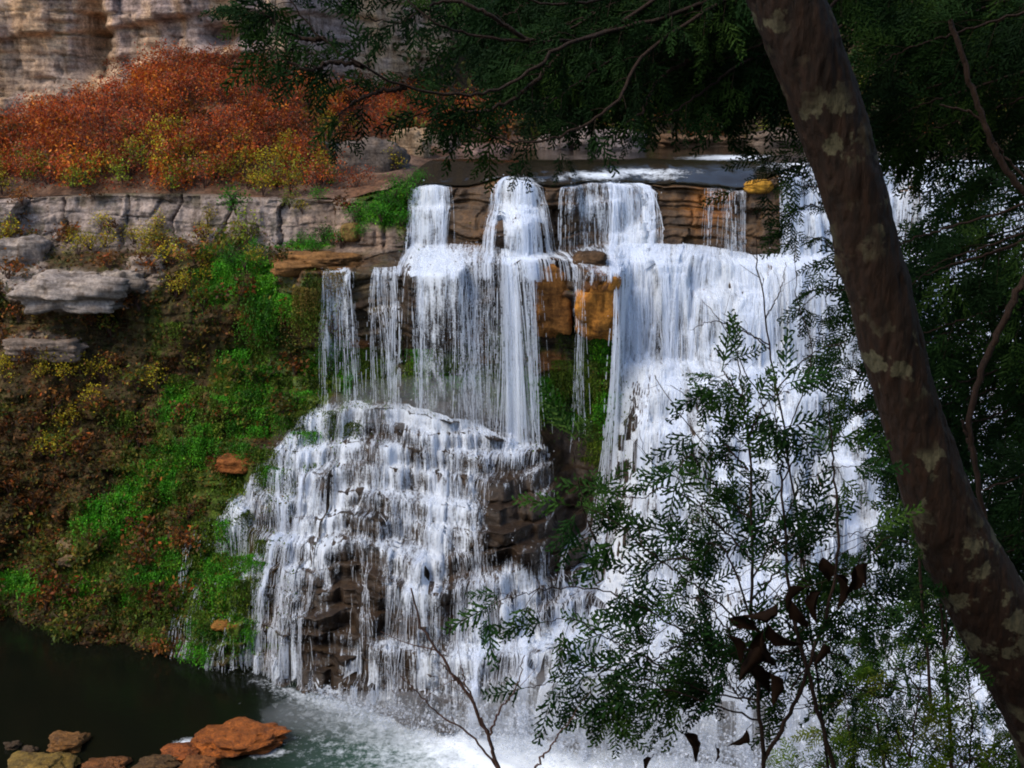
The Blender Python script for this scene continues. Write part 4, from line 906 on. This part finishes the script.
def cedar_branch(fo, wd, ctrl, r0, r1, f0=.1, twig=.28, spr=.17, gap=.05, cols=NEED, cw=(4, 3, 3, 2, 1), dens=1.0, droop=.35, face=.9, jit=.004):
    P = smooth_line(ctrl, 46, jit); wd.tube(P, np.linspace(r0, r1, 46), 6)
    seg_ = np.linalg.norm(np.diff(P, axis=0), axis=1); S = np.r_[0, np.cumsum(seg_)]; Lt = S[-1]
    s, k = f0 * Lt, 0
    while s < Lt:
        i = min(np.searchsorted(S, s), 44); t = P[min(i + 1, 45)] - P[i - 1]; t /= np.linalg.norm(t)
        if rng.random() < dens:
            n = np.array([0, -face, .45]) + rng.normal(0, .30, 3); n -= t * (n @ t); n /= np.linalg.norm(n); b = np.cross(n, t) * (1 if k % 2 else -1)
            L = twig * (.45 + .75 * (1 - s / Lt)) * (.6 + .7 * rng.random())
            a = .6 + .4 * rng.random(); d = t * math.cos(a) + b * math.sin(a) + np.array([0, 0, -droop * (.4 + rng.random())]); d /= np.linalg.norm(d)
            e = P[i] + d * L; m = P[i] + d * L * .5 + np.array([0, 0, .03 * L])
            q = smooth_line([P[i], m, e + np.array([0, 0, -.12 * L])], 7); wd.tube(q, np.linspace(max(r1 * .8, .0016), .001, 7), 4)
            c = palette(1, cols, cw)[0]
            for j in (2, 4, 5, 6):
                if L < .1 and j < 5: continue
                dd = q[min(j + 1, 6)] - q[j - 1]; dd /= np.linalg.norm(dd); sd_ = np.cross(n, dd) * (1 if j % 2 else -1)
                fo.spray(q[j], dd * .8 + sd_ * (.75 if j < 6 else 0) + np.array([0, 0, -.25]) + rng.normal(0, .10, 3), n + rng.normal(0, .22, 3), spr * (.6 + .6 * rng.random()), c * (.8 + .4 * rng.random()))
        s += gap * (.6 + .8 * rng.random()); k += 1
    fo.spray(P[-1], P[-1] - P[-4], np.array([0, -face, .4]), spr * 1.1, palette(1, cols, cw)[0])
def pts(L, Y): return [at(p[0], p[1], p[2] if len(p) > 2 else Y) for p in L]

# the leaning trunk
t = tag(link('leaning_tree', None, None, tuple(at(1105, 960, 5.0))), 'leaning tree with dark lichen patched bark close to the camera', 'tree')
rows = np.array([(-160,722,80),(-60,764,78),(0,787,76),(50,805,77),(100,825,76),(150,841,72),(200,856,68),(250,868,70),(300,881,73),(350,893,71),(400,908,70),(450,922,74),(500,938,80),(540,955,88),(600,984,96),(687,1036,100),(768,1066,100),(860,1096,108),(960,1120,130)], float)
yy = np.linspace(-160, 960, 460); cx = np.interp(yy, rows[:, 0], rows[:, 1]); ww = np.interp(yy, rows[:, 0], rows[:, 2])
sm = lambda v: np.convolve(np.pad(v, 15, mode='edge'), np.ones(31) / 31, 'valid')
cl = at(sm(cx), yy, 5.0); rad = sm(ww) / 2 * 5.0 / FPX * .89
mb = MB(); mb.tube(cl, rad, 96, (1, 1, 1))
Vt = mb.V[0]; ax = np.repeat(cl, 96, 0); dv = Vt - ax; dn = dv / np.linalg.norm(dv, axis=1)[:, None]
dsp = .016 * fbm(Vt[:, 0] * 7, Vt[:, 1] * 7, Vt[:, 2] * 2.2, 200, 4) - .007 * np.clip(.22 - np.abs(fbm(Vt[:, 0] * 16, Vt[:, 1] * 16, Vt[:, 2] * 3.2, 203, 3)), 0, .22) / .22 + .004 * fbm(Vt[:, 0] * 70, Vt[:, 1] * 70, Vt[:, 2] * 40, 204, 2) + .006 * fbm(Vt[:, 0] * 30, Vt[:, 1] * 30, Vt[:, 2] * 9, 201, 3)
kg, kh = proj(Vt); dsp += .035 * blob(kg, kh, 826, 268, 14, 14) + .025 * blob(kg, kh, 905, 560, 22, 22)
mb.V[0] = Vt + dn * dsp[:, None] - np.array(t.location)
link('trunk', mb.data('trunk', [M_BARK]), t)
T0 = np.array(t.location)
def tree_parts(root, fo, wd):
    r0 = np.array(root.location)
    for nm, m_, mt in (('branch', wd, M_TWIG), ('foliage', fo.mb, M_NEEDLE)):
        if m_.n:
            m_.V = [v - r0 for v in m_.V]; link(nm, m_.data(nm, [mt], nm == 'branch'), root)

# tall cedar on the right whose boughs hang across the top
ced = tag(link('cedar_tree', None, None, tuple(at(1150, 900, 6.6))), 'tall dark cedar whose boughs hang across the top of the view', 'tree')
mb = MB(); mb.tube(smooth_line(pts([(1150,900),(1120,500),(1100,200),(1060,-100),(1040,-500)], 6.6), 50), np.linspace(.17, .08, 50), 20, (1, 1, 1), .02)
mb.V = [v - np.array(ced.location) for v in mb.V]; link('trunk', mb.data('trunk', [M_BARK]), ced)
fo, wd = Foliage(), MB()
B = [
 [(1060,-126,6.4),(800,-36,5.8),(655,46,5.4),(617,102,5.2),(582,126,5.1),(538,142,5.0),(500,138,5.0),(455,118,4.9)],
 [(900,-86,6.2),(700,4,5.6),(620,29,5.4),(565,46,5.2),(535,68,5.1),(495,90,5.0),(464,95,4.9),(406,87,4.8),(362,67,4.7),(324,39,4.7),(300,14,4.7),(286,-4,4.7)],
 [(860,-86,6.0),(700,-26,5.6),(600,34,5.4),(530,41,5.2),(470,34,5.1),(435,22,5.0),(403,-4,5.0),(385,-26,5.0)],
 [(362,67,4.7),(335,62,4.7),(310,70,4.6),(288,62,4.6),(268,46,4.6)],
 [(406,87,4.8),(380,92,4.75),(355,102,4.7),(338,116,4.7)],
 [(530,41,5.2),(480,10,5.1),(440,2,5.1),(400,22,5.0),(362,16,5.0)],
 [(324,39,4.7),(300,38,4.7),(280,28,4.65),(262,12,4.65)],
 [(286,-4,4.7),(270,-10,4.7),(255,0,4.7)],
 [(560,54,5.2),(520,94,5.1),(480,112,5.0),(445,106,5.0),(420,114,4.95)],
 [(900,-66,6.2),(800,34,5.9),(740,64,5.7),(700,94,5.6),(672,112,5.5),(650,119,5.5)],
 [(950,-86,6.4),(800,-6,6.1),(720,24,5.8),(650,39,5.6),(590,74,5.5),(550,104,5.4)],
 [(760,-66,6),(690,-36,5.7),(620,-6,5.5),(560,4,5.4),(500,-6,5.3),(450,-21,5.2)],
 [(700,54,5.6),(660,79,5.5),(640,114,5.4),(622,126,5.4)],
 [(800,54,6),(770,84,5.9),(740,104,5.8),(720,122,5.8)],
]
for b in B: cedar_branch(fo, wd, pts(b, 5), .011, .0025, .12, .13, .19, .09, droop=.15, dens=.75, cw=(4, 3, 3, 2, 1))
for k in range(64):                                   # inner boughs that close the canopy
    x = 430 + 340 * rng.random() ** .7; y = -40 + 125 * rng.random() ** 1.4 * (1 if x > 520 else .55); Y = 5.6 + 1.8 * rng.random()
    L = 70 + 60 * rng.random(); cedar_branch(fo, wd, pts([(x + L, y - 26 - 20 * rng.random()), (x + L * .4, y - 8), (x, y + 8 * rng.random())], Y), .006, .002, .05, .2, .25, .085, cw=(5, 3, 4, 1.2, .8))
for k in range(64):                                   # the dark mass right of the leaning trunk
    y = -30 + 640 * ((k * .618) % 1); xl = 868 + 60 * rng.random() + (60 if 150 < y < 235 else 0) + max(0, (y - 300) * .22); Y = 6.2 + 2.2 * rng.random()
    cedar_branch(fo, wd, pts([(1100, y - 60), (xl + 90, y - 20), (xl + 30, y), (xl, y + 18)], Y), .009, .002, .12, .26, .26, .09, cw=(4, 3, 3, 2, 2), dens=.72 if not 135 < y < 245 else .3)
for c, r in (([(1040,255),(1018,290),(1000,330),(985,360),(972,405),(970,430),(976,470),(985,520)], .022), ([(1080,250),(1030,200),(1000,160),(985,125),(970,80),(950,20)], .02), ([(976,470),(968,440),(962,420)], .01), ([(1024,178),(1000,150),(975,115),(940,105)], .008)):
    wd.tube(smooth_line(pts(c, 6.0), 40, .004), np.linspace(r, r * .7, 40), 8, (1, 1, 1), .006)
tree_parts(ced, fo, wd)

# twigs of the leaning tree's own side: cedar sprigs peeping out left of the trunk
sap = tag(link('cedar_sapling', None, None, tuple(at(770, 980, 4.3))), 'feathery young cedar in front of the white fall at lower right', 'sapling')
fo, wd = Foliage(), MB()
BIG = [
 [(770,980),(764,768),(758,690),(752,610),(752,520),(748,440),(742,395),(738,352)],
 [(764,760),(800,690),(830,600),(838,520),(832,450),(828,400)],
 [(840,790),(815,700),(790,600),(785,520),(778,450),(776,410)],
]
for b in BIG: cedar_branch(fo, wd, pts(b, 4.3), .011, .002, .42, .11, .15, .13, dens=.38)
SIDE = [
 [(756,640,4.3),(720,605,4.2),(680,575,4.15),(640,545,4.1),(605,515,4.1),(570,505,4.1)],
 [(752,650,4.3),(700,640,4.2),(650,612,4.1),(600,590,4.05),(555,588,4.0),(520,594,4.0),(490,606,4.0)],
 [(756,700,4.3),(700,690,4.2),(650,660,4.1),(610,640,4.1),(575,620,4.05),(545,622,4.0)],
 [(758,720,4.3),(715,705,4.2),(670,690,4.1),(620,672,4.1),(580,668,4.05),(545,684,4.0),(525,688,4.0)],
 [(610,560,4.1),(595,540,4.1),(584,512,4.1),(578,480,4.1),(573,452,4.1),(570,432,4.1)],
 [(752,560,4.3),(715,520,4.25),(690,500,4.2),(665,488,4.2),(640,498,4.2),(612,492,4.2)],
 [(750,520,4.3),(720,490,4.3),(700,466,4.25),(690,455,4.2),(678,468,4.2)],
 [(748,470,4.3),(725,445,4.3),(712,432,4.3),(700,440,4.3)],
 [(748,440,4.3),(758,415,4.3),(770,400,4.3),(790,390,4.3)],
 [(744,400,4.3),(730,380,4.3),(722,370,4.3)],
 [(752,600,4.3),(790,560,4.4),(820,540,4.4),(850,535,4.4),(870,528,4.4)],
 [(752,580,4.3),(780,530,4.4),(800,490,4.4),(826,470,4.4),(850,466,4.4)],
 [(752,540,4.3),(775,500,4.4),(800,450,4.4),(815,440,4.4),(838,436,4.4)],
 [(756,660,4.3),(810,640,4.5),(850,600,4.6),(900,590,4.7),(930,590,4.8)],
 [(700,640,4.2),(670,650,4.15),(645,668,4.1),(632,690,4.1)],
 [(700,560,4.2),(668,560,4.15),(640,575,4.1),(615,570,4.1)],
 [(760,640,4.3),(730,560,4.2),(715,545,4.2),(690,540,4.2),(655,530,4.2)],
 [(756,680,4.3),(735,640,4.2),(700,600,4.2),(672,600,4.2),(650,605,4.2)],
 [(620,672,4.1),(605,690,4.1),(600,705,4.1)],
 [(785,620,4.4),(820,660,4.5),(860,690,4.6),(900,700,4.6),(940,690,4.7)],
 [(790,690,4.4),(830,640,4.5),(870,625,4.6),(920,640,4.7),(960,660,4.7)],
 [(800,560,4.4),(840,570,4.5),(880,560,4.6),(905,555,4.7)],
]
for b in SIDE: cedar_branch(fo, wd, pts(b, 4.3), .0048, .0014, .16, .12, .205, .10, droop=.3, dens=.64, cols=NEED2)
for k in range(8):
    x, y = 690 + 165 * rng.random(), 500 + 190 * rng.random()
    cedar_branch(fo, wd, pts([(x + 30, y + 40), (x + 8, y + 12), (x, y), (x - 18, y + 8)], 4.3 + .3 * rng.random()), .003, .001, .1, .13, .18, .07, dens=.8)
for k in range(26):                                   # fine bare reddish twigs inside it
    x, y = 680 + 190 * rng.random(), 520 + 190 * rng.random(); a = rng.normal(0, 1)
    wd.tube(smooth_line(pts([(x, y), (x + 25 * a, y - 25 + 20 * rng.random()), (x + 60 * a, y - 50 * rng.random())], 4.3), 12, .002), np.linspace(.0025, .0012, 12), 4)
tree_parts(sap, fo, wd)

def sprig_tree(label, stems, sides, Y, name='cedar_sapling', cols=NEED, cw=(3, 3, 2, 2, 2), spr=.17, twig=.15, gap=.085, dens=.62):
    r = tag(link(name, None, None, tuple(at(*stems[0][0][:2], Y))), label, 'sapling'); fo, wd = Foliage(), MB()
    for b in stems: cedar_branch(fo, wd, pts(b, Y), .010, .002, .35, twig, spr, gap, cols, cw, dens)
    for b in sides: cedar_branch(fo, wd, pts(b, Y), .005, .0015, .12, twig, spr, gap, cols, cw, dens)
    tree_parts(r, fo, wd); return r
sprig_tree('young cedar peeping out left of the leaning trunk, behind it', [[(930,700),(915,520),(890,400),(870,300),(850,200),(842,150)]],
 [[(858,230),(830,215),(808,205),(786,222)],[(850,200),(825,188),(800,186),(770,180),(735,190)],[(866,290),(840,290),(822,292),(808,302)],[(875,330),(850,335),(832,345)],[(880,380),(862,372),(842,368),(828,372)],[(888,420),(868,410),(852,418)],[(845,165),(815,160),(790,168),(765,160)],[(862,250),(838,250),(815,238),(795,242)]], 5.9)
YG = [(.06, .12, .012), (.10, .16, .015), (.04, .09, .01), (.13, .16, .02), (.03, .06, .01)]
sprig_tree('yellow green young cedar at the bottom right below the leaning trunk', [[(900,900),(905,800),(915,720),(925,650)],[(960,900),(965,800),(972,720),(965,660)],[(860,900),(858,800),(850,740),(845,690)]],
 [[(905,800),(880,745),(860,725),(835,730)],[(915,740),(945,720),(970,725),(990,740)],[(912,760),(890,720),(875,700),(850,700)],[(965,780),(985,760),(1000,755),(1015,760)],[(965,760),(945,745),(930,750)],[(920,690),(900,670),(880,672)],[(905,800),(935,770),(955,765),(975,775)],[(858,800),(830,770),(810,765),(790,775)]], 5.4, cols=YG, cw=(3, 3, 3, 2, 2))

dk = tag(link('cedar_sapling', None, None, tuple(at(960, 1000, 6.2))), 'dark bushy cedar filling the lower right corner behind the leaning trunk', 'sapling'); fo, wd = Foliage(), MB()
for b in ([(960,1000),(955,820),(948,700),(940,600),(930,520)], [(960,1000),(900,830),(880,740),(872,680)], [(960,1000),(1010,820),(1020,720),(1015,650)]): cedar_branch(fo, wd, pts(b, 6.2), .02, .003, .4, .16, .19, .1)
for k in range(18):
    x, y = 840 + 180 * rng.random(), 565 + 215 * rng.random() ** .8; sx = 1 if x > 945 else -1
    cedar_branch(fo, wd, pts([(945, y + 40), (x - 12 * sx, y + 8), (x, y), (x + 30 * sx, y + 10)], 6.0 + .8 * rng.random()), .005, .0018, .3, .16, .19, .09, cols=NEED2, cw=(4, 3, 3, 2, 1), dens=.8)
tree_parts(dk, fo, wd)

# bare stems
def bare(name, label, lines, Y, r, material=M_TWIG, twigs=0):
    base = at(lines[0][0][0], lines[0][0][1], Y); root = tag(link(name, None, None, tuple(base)), label, 'shrub')
    for k, L in enumerate(lines):
        mb = MB(); P = smooth_line(pts(L, Y), 30, .003); rr = r * (1 if k == 0 else .55)
        mb.tube(P, np.linspace(rr, rr * .35, 30), 6)
        for _ in range(twigs):
            i = rng.integers(8, 28); d = (P[i + 1] - P[i - 1]); d /= np.linalg.norm(d); s_ = rng.normal(0, 1, 3) * np.array([1, .4, .5]); e = P[i] + (d * .6 + s_ * .5) * .16
            mb.tube(smooth_line([P[i], (P[i] + e) / 2 + rng.normal(0, .006, 3), e], 6), np.linspace(rr * .3, rr * .12, 6), 4)
        mb.V = [v - base for v in mb.V]; link('stem', mb.data('stem', [material]), root)
bare('bare_shrub', 'bare pinkish brown twigs rising from the bottom edge in front of the stepped cascade',
 [[(505,800),(497,768),(488,735),(466,692),(440,655),(422,625),(411,588)],[(497,768),(470,735),(440,715),(420,695),(400,675)],[(490,735),(500,710),(515,690),(525,655)],[(488,735),(475,705),(465,680),(460,665)],[(535,768),(555,740),(575,715)],[(466,692),(450,672),(440,662)]], 3.6, .0085, M_PALETWIG, 2)
bare('bare_sapling', 'slender leafless sapling with thin side branches in front of the great white fall',
 [[(830,780),(812,640),(798,520),(782,420),(770,350),(764,300),(757,262),(756,235)],[(790,470),(760,400),(735,350),(718,318),(702,300)],[(785,440),(800,400),(812,350),(798,300),(795,250)],[(770,350),(745,330),(722,312)],[(790,470),(740,440),(700,405),(670,385)],[(765,320),(780,290),(786,262)],[(800,540),(760,490),(700,440),(660,385),(655,375)],[(776,390),(810,355),(835,345),(855,340)],[(800,520),(760,520),(700,490),(650,460),(640,430)],[(770,345),(720,322),(690,330)]], 4.6, .006, M_TWIG, 3)

# dead leaves caught in the young cedar
def dead_leaf(px, py, Y, L, ang, curl, label, col=(.014, .007, .004)):
    u, v = np.meshgrid(np.linspace(0, 1, 14), np.linspace(-1, 1, 9), indexing='ij')
    w = .34 * np.sin(np.pi * u ** .7) ** .75 * (1 - .45 * u) * (1 + .12 * np.sin(u * 17 + px)); x = u - .5; y = v * w * np.cos(curl * v); z = np.abs(v) ** 1.3 * w * math.sin(curl) * 1.1 + .07 * np.sin(u * 4) + .03 * fbm(u * 4, v * 3, 0, int(px), 2)
    y = y + .04 * np.sin(u * 3.3 + px); tw = px * 1.7 + .45 * (u - .5); y, z = y * np.cos(tw) - z * np.sin(tw), y * np.sin(tw) + z * np.cos(tw)
    P = np.stack([x, z, y], -1).reshape(-1, 3) * L; a = ang; ca, sa = math.cos(a), math.sin(a)
    P = np.stack([P[:, 0] * ca - P[:, 2] * sa, P[:, 1], P[:, 0] * sa + P[:, 2] * ca], -1)
    mb = MB(); mb.add(P, grid_faces(14, 9), col); mb.tube(np.array([P[4], P[4] + np.array([-ca, 0, -sa]) * L * .3]), np.array([.002, .0015]), 4, col)
    tag(link('dead_leaf', mb.data('dead_leaf', [M_NEEDLE]), None, tuple(at(px, py, Y))), label, 'leaf', 'dead leaves caught in the young cedar')
for k, (x, y, l, a) in enumerate([(690,748,.20,1.1),(738,738,.15,2.3),(716,755,.09,1.5),(770,650,.26,1.2),(750,665,.24,2.0),(785,635,.24,.6),(800,615,.2,1.1),(818,608,.2,1.7),(838,592,.22,1.4),(852,580,.2,1.8),(772,690,.2,1.5),(745,625,.2,.4),(795,600,.18,2.2),(826,570,.16,1.3),(760,610,.2,2.7),(648,765,.10,2.0),(820,655,.15,1.9),(865,575,.14,1.5),(735,650,.18,1.1),(760,680,.22,.9)]):
    dead_leaf(x, y, 4.1 + .2 * rng.random(), l * .74, -a, .5 + .8 * rng.random(), 'curled dark brown dead leaf caught in the young cedar')

# unseen rim trees around the photographer, added to shade the near trunk and boughs
for k, (x, y, q, sc) in enumerate([(3.5, -3.5, 2, 1.1), (8, -1, 0, 1.2), (-3, -5.5, 1, 1.0), (12, -6, 2, 1.2), (6.5, -8, 0, 1.3), (11, 3, 0, 1.1), (0, -9, 2, 1.2), (-8, -9, 0, 1.2)]):
    z = np.interp(y, [-25, 0, 1.4, 4, 9], [19.2, 18.4, 18.1, 15.4, 11.2])
    o = link('tree', None, None, (x, y, z)); o.scale = (sc,) * 3; o.rotation_euler = (0, 0, k * 1.3)
    tag(o, 'leafy tree on the near rim around the viewpoint, unseen and added for shade', 'tree', 'unseen shade trees on the near rim'); link('trunk', TK, o); link('crown', CR[q], o)
